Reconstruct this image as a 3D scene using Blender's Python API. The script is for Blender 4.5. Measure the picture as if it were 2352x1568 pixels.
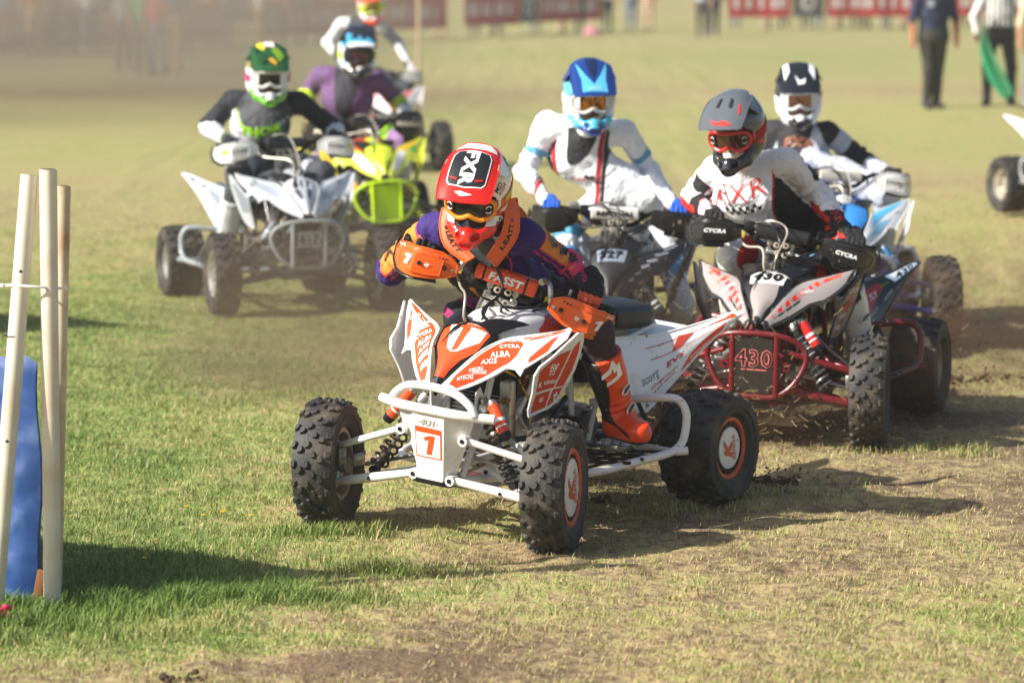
import bpy, bmesh, math, random
import numpy as np
from mathutils import Vector, Matrix
from mathutils.geometry import delaunay_2d_cdt
from mathutils.bvhtree import BVHTree
R = math.radians
for _o in list(bpy.data.objects): bpy.data.objects.remove(_o)
SC = bpy.context.scene
COL = SC.collection
# ---------------------------------------------------------------- camera
CAMH, FPX, HOR = 2.25, 7762.0, -106.0
PITCH = math.atan((784 - HOR) / FPX)
cd = bpy.data.cameras.new('camera'); cam = bpy.data.objects.new('camera', cd); COL.objects.link(cam)
cam.location = (0, 0, CAMH); cam.rotation_euler = (math.pi / 2 - PITCH, 0, 0)
cd.sensor_width = 36; cd.lens = FPX / 2352 * 36; cd.clip_end = 3000; cd.clip_start = .5
cd.dof.use_dof = True; cd.dof.focus_distance = 13.15; cd.dof.aperture_fstop = 2.8
SC.camera = cam
# ---------------------------------------------------------------- sky and sun
SUN_EL, SUN_X, SUN_Y = 35.0, -.93, -.37
w = bpy.data.worlds.new('World'); SC.world = w; w.use_nodes = True
nt = w.node_tree; sk = nt.nodes.new('ShaderNodeTexSky'); sk.sky_type = 'NISHITA'; sk.sun_disc = False
sk.sun_elevation = R(SUN_EL); sk.sun_rotation = math.atan2(SUN_X, SUN_Y); sk.dust_density = 2.5
nt.links.new(sk.outputs[0], nt.nodes['Background'].inputs[0]); nt.nodes['Background'].inputs[1].default_value = .085
sl = bpy.data.lights.new('sun', 'SUN'); sl.energy = 5.0; sl.angle = R(.6); sl.color = (1, .955, .88)
so = bpy.data.objects.new('sun', sl); COL.objects.link(so)
_h = math.hypot(SUN_X, SUN_Y); _ce = math.cos(R(SUN_EL))
so.rotation_euler = Vector((SUN_X / _h * _ce, SUN_Y / _h * _ce, math.sin(R(SUN_EL)))).to_track_quat('Z', 'Y').to_euler()
so.location = (-8, -4, 9)
SC.view_settings.view_transform = 'Standard'; SC.view_settings.look = 'None'
SC.view_settings.exposure = .70; SC.view_settings.gamma = 1
SC.cycles.volume_bounces = 0; SC.cycles.max_bounces = 6; SC.cycles.transparent_max_bounces = 8
SC.cycles.volume_step_rate = 4; SC.cycles.volume_max_steps = 64

def at(px, py, Y):
    "a point of the place seen at (px,py) of the 2352-wide photograph at distance Y"
    c, s = math.cos(PITCH), math.sin(PITCH); a = (px - 1176) / FPX; b = (784 - py) / FPX
    d = Vector((a, c + b * s, -s + b * c)); return Vector((0, 0, CAMH)) + d * (Y / d.y)
def W(px, py, z=0):
    c, s = math.cos(PITCH), math.sin(PITCH); a = (px - 1176) / FPX; b = (784 - py) / FPX
    d = Vector((a, c + b * s, -s + b * c)); return Vector((0, 0, CAMH)) + d * ((z - CAMH) / d.z)

# ---------------------------------------------------------------- noise
_rs = np.random.RandomState(7); _LAT = _rs.rand(64, 64, 64)
def vnoise(P, s=1.0, seed=0):
    q = np.asarray(P, float) * s + seed * 17.31; i = np.floor(q).astype(int); f = q - i; f = f * f * (3 - 2 * f); i &= 63; j = (i + 1) & 63
    L = _LAT; x, y, z = f[..., 0], f[..., 1], f[..., 2]
    a = L[i[..., 0], i[..., 1], i[..., 2]] * (1 - x) + L[j[..., 0], i[..., 1], i[..., 2]] * x
    b = L[i[..., 0], j[..., 1], i[..., 2]] * (1 - x) + L[j[..., 0], j[..., 1], i[..., 2]] * x
    c = L[i[..., 0], i[..., 1], j[..., 2]] * (1 - x) + L[j[..., 0], i[..., 1], j[..., 2]] * x
    d = L[i[..., 0], j[..., 1], j[..., 2]] * (1 - x) + L[j[..., 0], j[..., 1], j[..., 2]] * x
    return ((a * (1 - y) + b * y) * (1 - z) + (c * (1 - y) + d * y) * z) * 2 - 1
def fbm(P, s, seed=0, o=3):
    r = 0; a = 1; t = 0
    for k in range(o): r = r + a * vnoise(P, s * 2 ** k, seed + k); t += a; a *= .5
    return r / t

# ---------------------------------------------------------------- materials
def lin(c):
    if isinstance(c, str): c = tuple(int(c[i:i + 2], 16) / 255 for i in (0, 2, 4))
    return tuple((x / 12.92 if x <= .04045 else ((x + .055) / 1.055) ** 2.4) for x in c) + (1,)
MATS = {}
def mat(name, col, rough=.5, metal=0., dirt=0., dirtcol='8a7355', bump=0., bscale=60., coat=0., var=.06, masks=None, wear=None, dscale=9.):
    """procedural surface: base colour, slight large-scale variation, dusty patches, fine bump; masks = colours switched by m0,m1.. attributes"""
    key = name
    if key in MATS: return MATS[key]
    m = bpy.data.materials.new(name); m.use_nodes = True; t = m.node_tree; N = t.nodes; L = t.links
    b = N['Principled BSDF']; tc = N.new('ShaderNodeTexCoord')
    def noise(scale, det=4, dist=0):
        n = N.new('ShaderNodeTexNoise'); n.inputs['Scale'].default_value = scale; n.inputs['Detail'].default_value = det
        n.inputs['Distortion'].default_value = dist; L.new(tc.outputs['Object'], n.inputs['Vector']); return n
    def mix(fac, a, c):
        x = N.new('ShaderNodeMix'); x.data_type = 'RGBA'
        if isinstance(fac, float): x.inputs[0].default_value = fac
        else: L.new(fac, x.inputs[0])
        for k, v in ((6, a), (7, c)):
            if isinstance(v, tuple): x.inputs[k].default_value = v
            else: L.new(v, x.inputs[k])
        return x.outputs[2]
    def ramp(src, lo, hi):
        r = N.new('ShaderNodeMapRange'); r.inputs[1].default_value = lo; r.inputs[2].default_value = hi; L.new(src, r.inputs[0]); return r.outputs[0]
    c = lin(col)
    if masks:
        for i, mc in enumerate(masks):
            a = N.new('ShaderNodeAttribute'); a.attribute_name = 'm%d' % i
            c = mix(ramp(a.outputs['Fac'], -.0012, .0012), c, lin(mc))
    if var:
        n = noise(3.2, 3); mm = N.new('ShaderNodeMix'); mm.data_type = 'RGBA'; mm.blend_type = 'MULTIPLY'; mm.inputs[0].default_value = 1
        r = N.new('ShaderNodeMapRange'); r.inputs[1].default_value = .3; r.inputs[2].default_value = .7
        r.inputs[3].default_value = 1 - var * 2; r.inputs[4].default_value = 1.0; L.new(n.outputs[0], r.inputs[0])
        if isinstance(c, tuple): mm.inputs[6].default_value = c
        else: L.new(c, mm.inputs[6])
        L.new(r.outputs[0], mm.inputs[7]); c = mm.outputs[2]
    if wear:
        n = noise(34, 6, .8); c = mix(ramp(n.outputs[0], .665, .69), c, lin(wear)); n = noise(4.5, 3); c = mix(ramp(n.outputs[0], .66, 1.2), c, lin(wear))
    rr = rough
    if dirt:
        n = noise(dscale, 6, .3); f = ramp(n.outputs[0], .72 - dirt * .45, .9 - dirt * .2)
        k = N.new('ShaderNodeMath'); k.operation = 'MULTIPLY'; k.inputs[1].default_value = min(.85, .35 + dirt * .6); L.new(f, k.inputs[0])
        c = mix(k.outputs[0], c, lin(dirtcol))
        q = N.new('ShaderNodeMapRange'); q.inputs[3].default_value = rough; q.inputs[4].default_value = .9; L.new(f, q.inputs[0]); L.new(q.outputs[0], b.inputs['Roughness'])
    else: b.inputs['Roughness'].default_value = rough
    if isinstance(c, tuple): b.inputs['Base Color'].default_value = c
    else: L.new(c, b.inputs['Base Color'])
    b.inputs['Metallic'].default_value = metal
    if coat: b.inputs['Coat Weight'].default_value = coat; b.inputs['Coat Roughness'].default_value = .12
    if bump:
        n = noise(bscale, 5); bp = N.new('ShaderNodeBump'); bp.inputs['Strength'].default_value = bump; bp.inputs['Distance'].default_value = .01
        L.new(n.outputs[0], bp.inputs['Height']); L.new(bp.outputs[0], b.inputs['Normal'])
    MATS[key] = m; return m
def ink(col):  # printed graphics
    return mat('ink_' + col, col, .38, dirt=.12, var=.03)
def cloth(name, col, masks=None, dirt=.12):
    new = name not in MATS; m = mat(name, col, .82, dirt=dirt, bump=.25, bscale=140, var=.08, masks=masks)
    if new:  # creases
        N = m.node_tree.nodes; L = m.node_tree.links; n = N.new('ShaderNodeTexNoise'); n.inputs['Scale'].default_value = 13; n.inputs['Detail'].default_value = 2; n.inputs['Distortion'].default_value = 1.6
        tc = N.new('ShaderNodeTexCoord'); L.new(tc.outputs['Object'], n.inputs['Vector']); bp = N.new('ShaderNodeBump'); bp.inputs['Strength'].default_value = .55; bp.inputs['Distance'].default_value = .035; L.new(n.outputs[0], bp.inputs['Height'])
        L.new(bp.outputs[0], [x for x in N if x.type == 'BUMP' and x != bp][0].inputs['Normal'])
    return m
def plastic(name, col, dirt=.2, rough=.32): return mat(name, col, rough, dirt=dirt, coat=.15, bump=.03, bscale=30, wear='9a8464' if name.startswith(('plastic_', 'nerf_', 'guard_')) else None)
def paint(name, col, dirt=.18): return mat(name, col, .32, dirt=dirt, coat=.25, bump=.05, bscale=60, wear='7c6a52')
STEEL = mat('raw_steel', '9a9a98', .35, .9, dirt=.3, bump=.1)
ALU = mat('brushed_aluminium', 'b9b8b2', .32, .85, dirt=.25, bump=.08, bscale=120)
BLACKM = mat('black_metal', '1c1c1e', .4, .4, dirt=.3)
BLACKP = mat('black_plastic', '161618', .42, dirt=.25, bump=.05)
RUBBER = mat('tyre_rubber', '302f2e', .62, dirt=.55, dirtcol='776955', bump=.35, bscale=70, var=.2)
HOSE = mat('black_hose', '151515', .4, dirt=.15)
SEATM = mat('seat_vinyl', '1b1d22', .5, dirt=.18, bump=.2, bscale=220)
MUD = mat('drive_mud', '4a3b2c', .9, dirt=.5, bump=.6, bscale=40)

# ---------------------------------------------------------------- mesh builder
class MB:
    def __init__(s, X=None):
        s.v = []; s.f = []; s.m = []; s.mats = []; s.X = X; s.attr = {}; s.sh = []
    def mi(s, m):
        if m not in s.mats: s.mats.append(m)
        return s.mats.index(m)
    def add(s, vs, fs, m, sharp=False):
        o = len(s.v); k = s.mi(m)
        s.v.extend(tuple(v) for v in vs); s.f.extend(tuple(o + i for i in f) for f in fs); s.m.extend([k] * len(fs)); s.sh.extend([sharp] * len(fs))
        return o
    def build(s, name, parent=None, angle=38, X=None, link=True, loc=None):
        X = X or s.X
        V = s.v if X is None else [tuple(X @ Vector(v)) for v in s.v]
        me = bpy.data.meshes.new(name); me.from_pydata(V, [], s.f)
        for m in s.mats: me.materials.append(m)
        me.polygons.foreach_set('material_index', s.m)
        bm = bmesh.new(); bm.from_mesh(me); bmesh.ops.recalc_face_normals(bm, faces=bm.faces); bm.to_mesh(me); bm.free()
        me.polygons.foreach_set('use_smooth', [not q for q in s.sh]); me.set_sharp_from_angle(angle=R(angle))
        for k, a in s.attr.items():
            at_ = me.attributes.new(k, 'FLOAT', 'POINT'); b = np.zeros(len(V), np.float32); b[:len(a)] = a; at_.data.foreach_set('value', b)
        me.update()
        if not link: return me
        o = bpy.data.objects.new(name, me); COL.objects.link(o)
        if parent: o.parent = parent
        if loc: o.location = loc
        return o
    # ---- shapes
    def box(s, c, sz, m, rot=None, bev=.004, taper=None):
        x, y, z = (a / 2 for a in sz); M = Matrix.Translation(Vector(c)) @ (rot.to_4x4() if rot else Matrix())
        b = bmesh.new(); bmesh.ops.create_cube(b, size=1)
        for v in b.verts:
            k = taper if (taper and v.co.z > 0) else 1
            v.co = Vector((v.co.x * 2 * x * k, v.co.y * 2 * y * k, v.co.z * 2 * z))
        if bev: bmesh.ops.bevel(b, geom=b.edges[:], offset=min(bev, min(sz) * .3), segments=2, affect='EDGES', profile=.5)
        s.add([M @ v.co for v in b.verts], [[v.index for v in f.verts] for f in b.faces], m); b.free()
    def tube(s, P, r, m, seg=10, smooth=4, closed=False, cap=True, flat=None):
        P = [Vector(p) for p in P]; rs = r if isinstance(r, (list, tuple)) else [r] * len(P)
        if smooth > 1 and len(P) > 2: P, rs = catmull(P, rs, smooth, closed)
        n = len(P); vs = []; T = []
        for i in range(n):
            a = P[(i - 1) % n] if (closed or i) else P[i]; b = P[(i + 1) % n] if (closed or i < n - 1) else P[i]; t = (b - a)
            T.append(t.normalized() if t.length > 1e-9 else Vector((0, 0, 1)))
        u = T[0].orthogonal().normalized()
        for i in range(n):
            u = (u - T[i] * u.dot(T[i]));
            if u.length < 1e-6: u = T[i].orthogonal()
            u.normalize(); w_ = T[i].cross(u)
            for k in range(seg):
                a = 2 * math.pi * k / seg; vs.append(P[i] + (u * math.cos(a) + w_ * math.sin(a)) * rs[i])
        if flat: vs = [v + flat[0] * (flat[1] - 1) * (v - P[i // seg]).dot(flat[0]) for i, v in enumerate(vs)]
        fs = []
        for i in range(n if closed else n - 1):
            j = (i + 1) % n
            for k in range(seg): l = (k + 1) % seg; fs.append((i * seg + k, i * seg + l, j * seg + l, j * seg + k))
        if cap and not closed: fs.append(tuple(range(seg))[::-1]); fs.append(tuple((n - 1) * seg + k for k in range(seg)))
        s.add(vs, fs, m)
    def cyl(s, a, b, r, m, seg=16, r2=None): s.tube([a, b], [r, r if r2 is None else r2], m, seg, 1)
    def lathe(s, prof, c, ax, m, seg=28):
        "prof = [(radius, along axis)]"
        ax = Vector(ax).normalized(); u = ax.orthogonal().normalized(); w_ = ax.cross(u); c = Vector(c); n = len(prof); vs = []
        for r, h in prof:
            for k in range(seg):
                a = 2 * math.pi * k / seg; vs.append(c + ax * h + (u * math.cos(a) + w_ * math.sin(a)) * r)
        s.add(vs, [(i * seg + k, i * seg + (k + 1) % seg, (i + 1) * seg + (k + 1) % seg, (i + 1) * seg + k) for i in range(n - 1) for k in range(seg)], m)
    def loft(s, secs, m, seg=20, p=2.6, cap=True):
        "secs = [(centre, side vec, up vec)] super-ellipse sections"
        vs = []
        for c, a, b in secs:
            c, a, b = Vector(c), Vector(a), Vector(b)
            for k in range(seg):
                t = 2 * math.pi * k / seg; x, y = math.cos(t), math.sin(t)
                vs.append(c + a * math.copysign(abs(x) ** (2 / p), x) + b * math.copysign(abs(y) ** (2 / p), y))
        n = len(secs); fs = [(i * seg + k, i * seg + (k + 1) % seg, (i + 1) * seg + (k + 1) % seg, (i + 1) * seg + k) for i in range(n - 1) for k in range(seg)]
        if cap: fs += [tuple(range(seg))[::-1], tuple((n - 1) * seg + k for k in range(seg))]
        s.add(vs, fs, m)
    def sheet(s, out, fn, m, h=.1, thick=.004, off=0., hint=(0, 0, 1), rim=0., rimmat=None):
        "a shell of the outline mapped on surface fn(u,v)"
        V2, F2, B = tri2(out, h); hint = Vector(hint)
        P, Nn = mapn(V2, fn, hint)
        top = [p + n * off for p, n in zip(P, Nn)]
        if thick:
            k = len(P); bot = [p + n * (off - thick) for p, n in zip(P, Nn)]
            fs = list(F2) + [tuple(k + i for i in f[::-1]) for f in F2] + [(a, b, k + b, k + a) for a, b in B]
            s.add(top + bot, fs, m)
        else: s.add(top, F2, m)
        if rim: s.tube([top[i] for i in _loop(B)], rim, rimmat or m, 6, 1, closed=True)
    def text(s, txt, fn, c, size, m, rot=0, off=.0016, shear=.0, hint=(0, 0, 1), bold=.0, sx=1., asp=1., sub=0):
        V, F = glyphs(txt, bold, shear); a = math.cos(rot); b = math.sin(rot)
        V2 = [(x * size * sx, y * size) for x, y in V]; V2 = [(c[0] + (x * a - y * b) * asp, c[1] + x * b + y * a) for x, y in V2]
        P, Nn = mapn(V2, fn, Vector(hint)); s.add([p + n * off for p, n in zip(P, Nn)], F, m)
def _loop(B):
    nx = {}
    for a, b in B: nx.setdefault(a, []).append(b)
    st = B[0][0]; r = [st]; c = nx[st][0]
    while c != st and len(r) < 4000: r.append(c); c = nx.get(c, [st])[0]
    return r
def mapn(V2, fn, hint):
    P = []; Nn = []; e = 2e-3
    for u, v in V2:
        p = Vector(fn(u, v)); a = Vector(fn(u + e, v)) - p; b = Vector(fn(u, v + e)) - p; n = a.cross(b)
        n = n.normalized() if n.length > 1e-12 else hint.copy()
        if n.dot(hint) < 0: n = -n
        P.append(p); Nn.append(n)
    return P, Nn
def inside(p, poly):
    x, y = p; c = False; j = len(poly) - 1
    for i in range(len(poly)):
        xi, yi = poly[i]; xj, yj = poly[j]
        if (yi > y) != (yj > y) and x < (xj - xi) * (y - yi) / (yj - yi) + xi: c = not c
        j = i
    return c
def tri2(out, h):
    out = [tuple(p) for p in out]; q = []
    for i, a in enumerate(out):
        b = out[(i + 1) % len(out)]; L_ = math.hypot(b[0] - a[0], b[1] - a[1]); n = max(1, int(L_ / h + .5))
        q += [(a[0] + (b[0] - a[0]) * k / n, a[1] + (b[1] - a[1]) * k / n) for k in range(n)]
    nb = len(q); xs = [p[0] for p in q]; ys = [p[1] for p in q]; pts = list(q)
    x = min(xs) + h / 2
    while x < max(xs):
        y = min(ys) + h / 2
        while y < max(ys):
            if inside((x, y), q) and min((x - a) ** 2 + (y - b) ** 2 for a, b in q) > (h * .4) ** 2: pts.append((x, y))
            y += h
        x += h
    r = delaunay_2d_cdt([Vector(p) for p in pts], [], [list(range(nb))], 1, 1e-6)
    V2 = [tuple(v) for v in r[0]]; F2 = [tuple(f) for f in r[2]]
    cnt = {}
    for f in F2:
        for i in range(len(f)): e = (f[i], f[(i + 1) % len(f)]); cnt[e] = 1
    B = [e for e in cnt if (e[1], e[0]) not in cnt]
    return V2, F2, B
def catmull(P, rs, k, closed=False):
    n = len(P); Q = []; Rr = []
    g = lambda i: P[i % n] if closed else P[max(0, min(n - 1, i))]; gr = lambda i: rs[i % n] if closed else rs[max(0, min(n - 1, i))]
    for i in range(n if closed else n - 1):
        a, b, c, d = g(i - 1), g(i), g(i + 1), g(i + 2)
        if not closed and i == 0: a = b * 2 - c
        if not closed and i == n - 2: d = c * 2 - b
        for j in range(k):
            t = j / k; Q.append(.5 * ((2 * b) + (c - a) * t + (2 * a - 5 * b + 4 * c - d) * t * t + (3 * b - a - 3 * c + d) * t ** 3)); Rr.append(gr(i) + (gr(i + 1) - gr(i)) * t)
    if not closed: Q.append(P[-1]); Rr.append(rs[-1])
    return Q, Rr
_G = {}
def glyphs(t, bold=0., shear=0.):
    k = (t, bold, shear)
    if k in _G: return _G[k]
    if not t.strip(): return [(0, 0), (1e-5, 0), (0, 1e-5)], []
    c = bpy.data.curves.new('lettering', 'FONT'); c.body = t; c.size = 1; c.offset = bold; c.shear = shear; c.resolution_u = 2; c.fill_mode = 'FRONT'; c.space_character = 1.1
    o = bpy.data.objects.new('lettering', c); me = bpy.data.meshes.new_from_object(o)
    V = [(v.co.x, v.co.y) for v in me.vertices]; F = [tuple(p.vertices) for p in me.polygons]
    bpy.data.objects.remove(o); bpy.data.curves.remove(c); bpy.data.meshes.remove(me)
    xs = [p[0] for p in V]; ys = [p[1] for p in V]; H = max(ys) - min(ys); cx = (max(xs) + min(xs)) / 2; cy = (max(ys) + min(ys)) / 2
    V = [((x - cx) / H, (y - cy) / H) for x, y in V]; _G[k] = (V, F); return _G[k]
def project(mb, bvh, V2, F, o, u, v, m, size=1., off=.0025, maxd=.25, sub=.03, back=.12, maxturn=.25):
    "lay a flat drawing on the surface below it"
    o, u, v = Vector(o), Vector(u).normalized(), Vector(v); v = (v - u * v.dot(u)).normalized(); n = u.cross(v).normalized()
    V = [(x * size, y * size) for x, y in V2]; F = [tuple(f) for f in F]; T = []
    for f in F:
        for i in range(1, len(f) - 1): T.append((f[0], f[i], f[i + 1]))
    for _ in range(7):
        mid = {}; nT = []; ch = False
        for a, b, c in T:
            L_ = [(math.dist(V[p], V[q]), p, q, r) for p, q, r in ((a, b, c), (b, c, a), (c, a, b))]; d, p, q, r = max(L_)
            if d > sub:
                k = (min(p, q), max(p, q))
                if k not in mid: V.append(((V[p][0] + V[q][0]) / 2, (V[p][1] + V[q][1]) / 2)); mid[k] = len(V) - 1
                w_ = mid[k]; nT += [(p, w_, r), (w_, q, r)]; ch = True
            else: nT.append((a, b, c))
        T = nT
        if not ch: break
    P = []
    for x, y in V:
        s0 = o + u * x + v * y + n * back; hit = bvh.ray_cast(s0, -n, maxd)
        if hit[0] is None or abs(hit[1].dot(n)) < maxturn: P.append(None)
        else: P.append(hit[0] + (hit[1] if hit[1].dot(n) > 0 else -hit[1]) * off)
    ix = {}; vs = []
    for i, p in enumerate(P):
        if p is not None: ix[i] = len(vs); vs.append(p)
    fs = [tuple(ix[i] for i in t) for t in T if all(i in ix for i in t)]
    if fs: mb.add(vs, fs, m)
def ptext(mb, bvh, txt, o, u, v, size, m, bold=.02, shear=0., **k):
    V, F = glyphs(txt, bold, shear); sx = k.pop('sx', 1.)
    project(mb, bvh, [(x * sx, y) for x, y in V], F, o, u, v, m, size, **k)
def ppoly(mb, bvh, poly, o, u, v, m, size=1., **k):
    V2, F2, B = tri2([(x * size, y * size) for x, y in poly], k.pop('h', .015)); project(mb, bvh, V2, F2, o, u, v, m, 1., **k)

# ---------------------------------------------------------------- implicit surfaces
def snet(fn, lo, hi, h, coarse=4):
    lo = np.array(lo, float); hi = np.array(hi, float); nc = np.ceil((hi - lo) / h / coarse).astype(int) + 1; n = nc * coarse
    axc = [lo[i] + h * coarse * np.arange(nc[i]) + h * (coarse - 1) / 2 for i in range(3)]
    Xc = np.stack(np.meshgrid(*axc, indexing='ij'), -1).reshape(-1, 3); Fc = fn(Xc).reshape(nc)
    F = Fc.repeat(coarse, 0).repeat(coarse, 1).repeat(coarse, 2); near = np.abs(F) < h * coarse * 1.5 + .012
    idx = np.argwhere(near); F[near] = fn(lo + idx * h)
    S = F < 0; cells = np.array(F.shape) - 1
    acc = np.zeros(tuple(cells) + (3,)); cnt = np.zeros(tuple(cells)); quads = []
    for a in range(3):
        b, c = (a + 1) % 3, (a + 2) % 3
        sl0 = [slice(None)] * 3; sl1 = [slice(None)] * 3; sl0[a] = slice(0, -1); sl1[a] = slice(1, None)
        cr = S[tuple(sl0)] != S[tuple(sl1)]; e = np.argwhere(cr)
        if not len(e): continue
        f0 = F[tuple(sl0)][cr]; f1 = F[tuple(sl1)][cr]; t = f0 / (f0 - f1); pos = e.astype(float); pos[:, a] += t
        ok = (e[:, b] > 0) & (e[:, c] > 0) & (e[:, b] < cells[b]) & (e[:, c] < cells[c]); e = e[ok]; pos = pos[ok]; ins = S[tuple(e.T)]
        cs = []
        for db, dc in ((0, 0), (1, 0), (1, 1), (0, 1)):
            q = e.copy(); q[:, b] -= db; q[:, c] -= dc; np.add.at(acc, tuple(q.T), pos); np.add.at(cnt, tuple(q.T), 1)
            cs.append(np.ravel_multi_index(tuple(q.T), tuple(cells)))
        Q = np.stack(cs, 1); Q[~ins] = Q[~ins][:, ::-1]; quads.append(Q)
    Q = np.concatenate(quads); use = np.unique(Q); re = np.zeros(cnt.size, int); re[use] = np.arange(len(use))
    V = (acc.reshape(-1, 3)[use] / cnt.reshape(-1)[use][:, None]) * h + lo
    return V, re[Q]
def smin(a, b, k):
    h = np.clip(.5 + .5 * (b - a) / k, 0, 1); return b * (1 - h) + a * h - k * h * (1 - h)
def cone(P, a, b, ra, rb, side=None, ks=1.):
    a = np.array(a, float); b = np.array(b, float); d = b - a; t = np.clip(((P - a) @ d) / max(d @ d, 1e-9), 0, 1)
    w_ = P - a - t[:, None] * d
    if side is not None: sd = np.array(side, float); w_ = w_ - np.outer(w_ @ sd, sd) * (1 - 1 / ks)
    return np.sqrt((w_ ** 2).sum(1)) - (ra + (rb - ra) * t), t
def ell(P, c, r):
    r = np.array(r, float); q = (P - np.array(c, float)) / r; l = np.sqrt((q ** 2).sum(1)); return (l - 1) * l / np.maximum(np.sqrt(((q / r) ** 2).sum(1)), 1e-6)
def rbox(P, c, hsz, rr):
    q = np.abs(P - np.array(c, float)) - (np.array(hsz, float) - rr); return np.sqrt((np.maximum(q, 0) ** 2).sum(1)) + np.minimum(q.max(1), 0) - rr
def bvh_of(V, F): return BVHTree.FromPolygons([tuple(v) for v in V], [tuple(int(i) for i in f) for f in F])

# ---------------------------------------------------------------- scene records
def empty(name, loc, label, cat, group=None, rot=None):
    o = bpy.data.objects.new(name, None); o.empty_display_size = .2; COL.objects.link(o); o.location = loc
    if rot is not None: o.rotation_euler = rot
    return tag(o, label, cat, group)
def tag(o, label, cat, group=None):
    o['label'] = label; o['category'] = cat
    if group: o['group'] = group
    return o
def kind(o, k): o['kind'] = k; return o
# ================================================================ tyres
def tyre_mesh(R_, W_, rr, N, rows, kh):
    hw = W_ / 2
    prof = [(rr, -hw * .62), (rr + .006, -hw * .8), (rr + (R_ - rr) * .22, -hw * .95), (rr + (R_ - rr) * .5, -hw), (rr + (R_ - rr) * .78, -hw * .96),
            (R_ - .022, -hw * .82), (R_ - .013, -hw * .6), (R_ - .010, -hw * .3), (R_ - .009, 0)]
    prof = prof + [(r, -h) for r, h in prof[-2::-1]]
    b = MB(); b.lathe(prof, (0, 0, 0), (0, 1, 0), RUBBER, 44)
    hs = [p[1] for p in prof[4:-4]]; rs_ = [p[0] for p in prof[4:-4]]
    rnd = random.Random(3)
    def sp(h, a, e):
        r = float(np.interp(h, hs, rs_)); dr = float(np.interp(h + .004, hs, rs_) - np.interp(h - .004, hs, rs_)) / .008
        n = Vector((1, -dr)).normalized(); rr_ = r + e * n.x; hh = h + e * n.y
        return Vector((math.sin(a) * rr_, hh, math.cos(a) * rr_))
    for i in range(N):
        for h, lh, la, st, ht in rows:
            for sgn in ((-1, 1) if h else (1,)):
                a0 = 2 * math.pi * (i + st + (.5 if sgn > 0 else 0)) / N; hh = h * sgn; sk = .25 * sgn * la
                da = la / R_ / 2; j = rnd.uniform(.88, 1.08); q = []
                for e, k in ((-.004, 1.18), (ht * j, .84)):
                    for x, y in ((-1, -1), (1, -1), (1.0, .1), (.45, 1), (-.55, 1), (-1, .3)):
                        q.append(sp(hh + y * lh / 2 * k, a0 + (x * da + y * sk / R_ * .3) * k, e))
                b.add(q, [(6, 7, 8, 9, 10, 11)] + [(k, (k + 1) % 6, 6 + (k + 1) % 6, 6 + k) for k in range(6)], RUBBER)
    # raised lettering ring on the wall
    for s in (-1, 1): b.lathe([(rr + (R_ - rr) * .42, s * (hw * .985)), (rr + (R_ - rr) * .44, s * (hw + .0025)), (rr + (R_ - rr) * .47, s * (hw + .0025)), (rr + (R_ - rr) * .49, s * hw)], (0, 0, 0), (0, 1, 0), RUBBER, 44)
    return b.build('tyre', link=False, angle=30)
TYF = tyre_mesh(.26, .165, .142, 20, [(.012, .017, .028, 0, .011), (.040, .021, .026, .25, .013), (.066, .021, .028, .0, .013)], .011)
TYR = tyre_mesh(.236, .25, .122, 17, [(.02, .028, .030, 0, .012), (.063, .032, .030, .3, .014), (.101, .028, .034, .0, .014)], .012)

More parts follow.
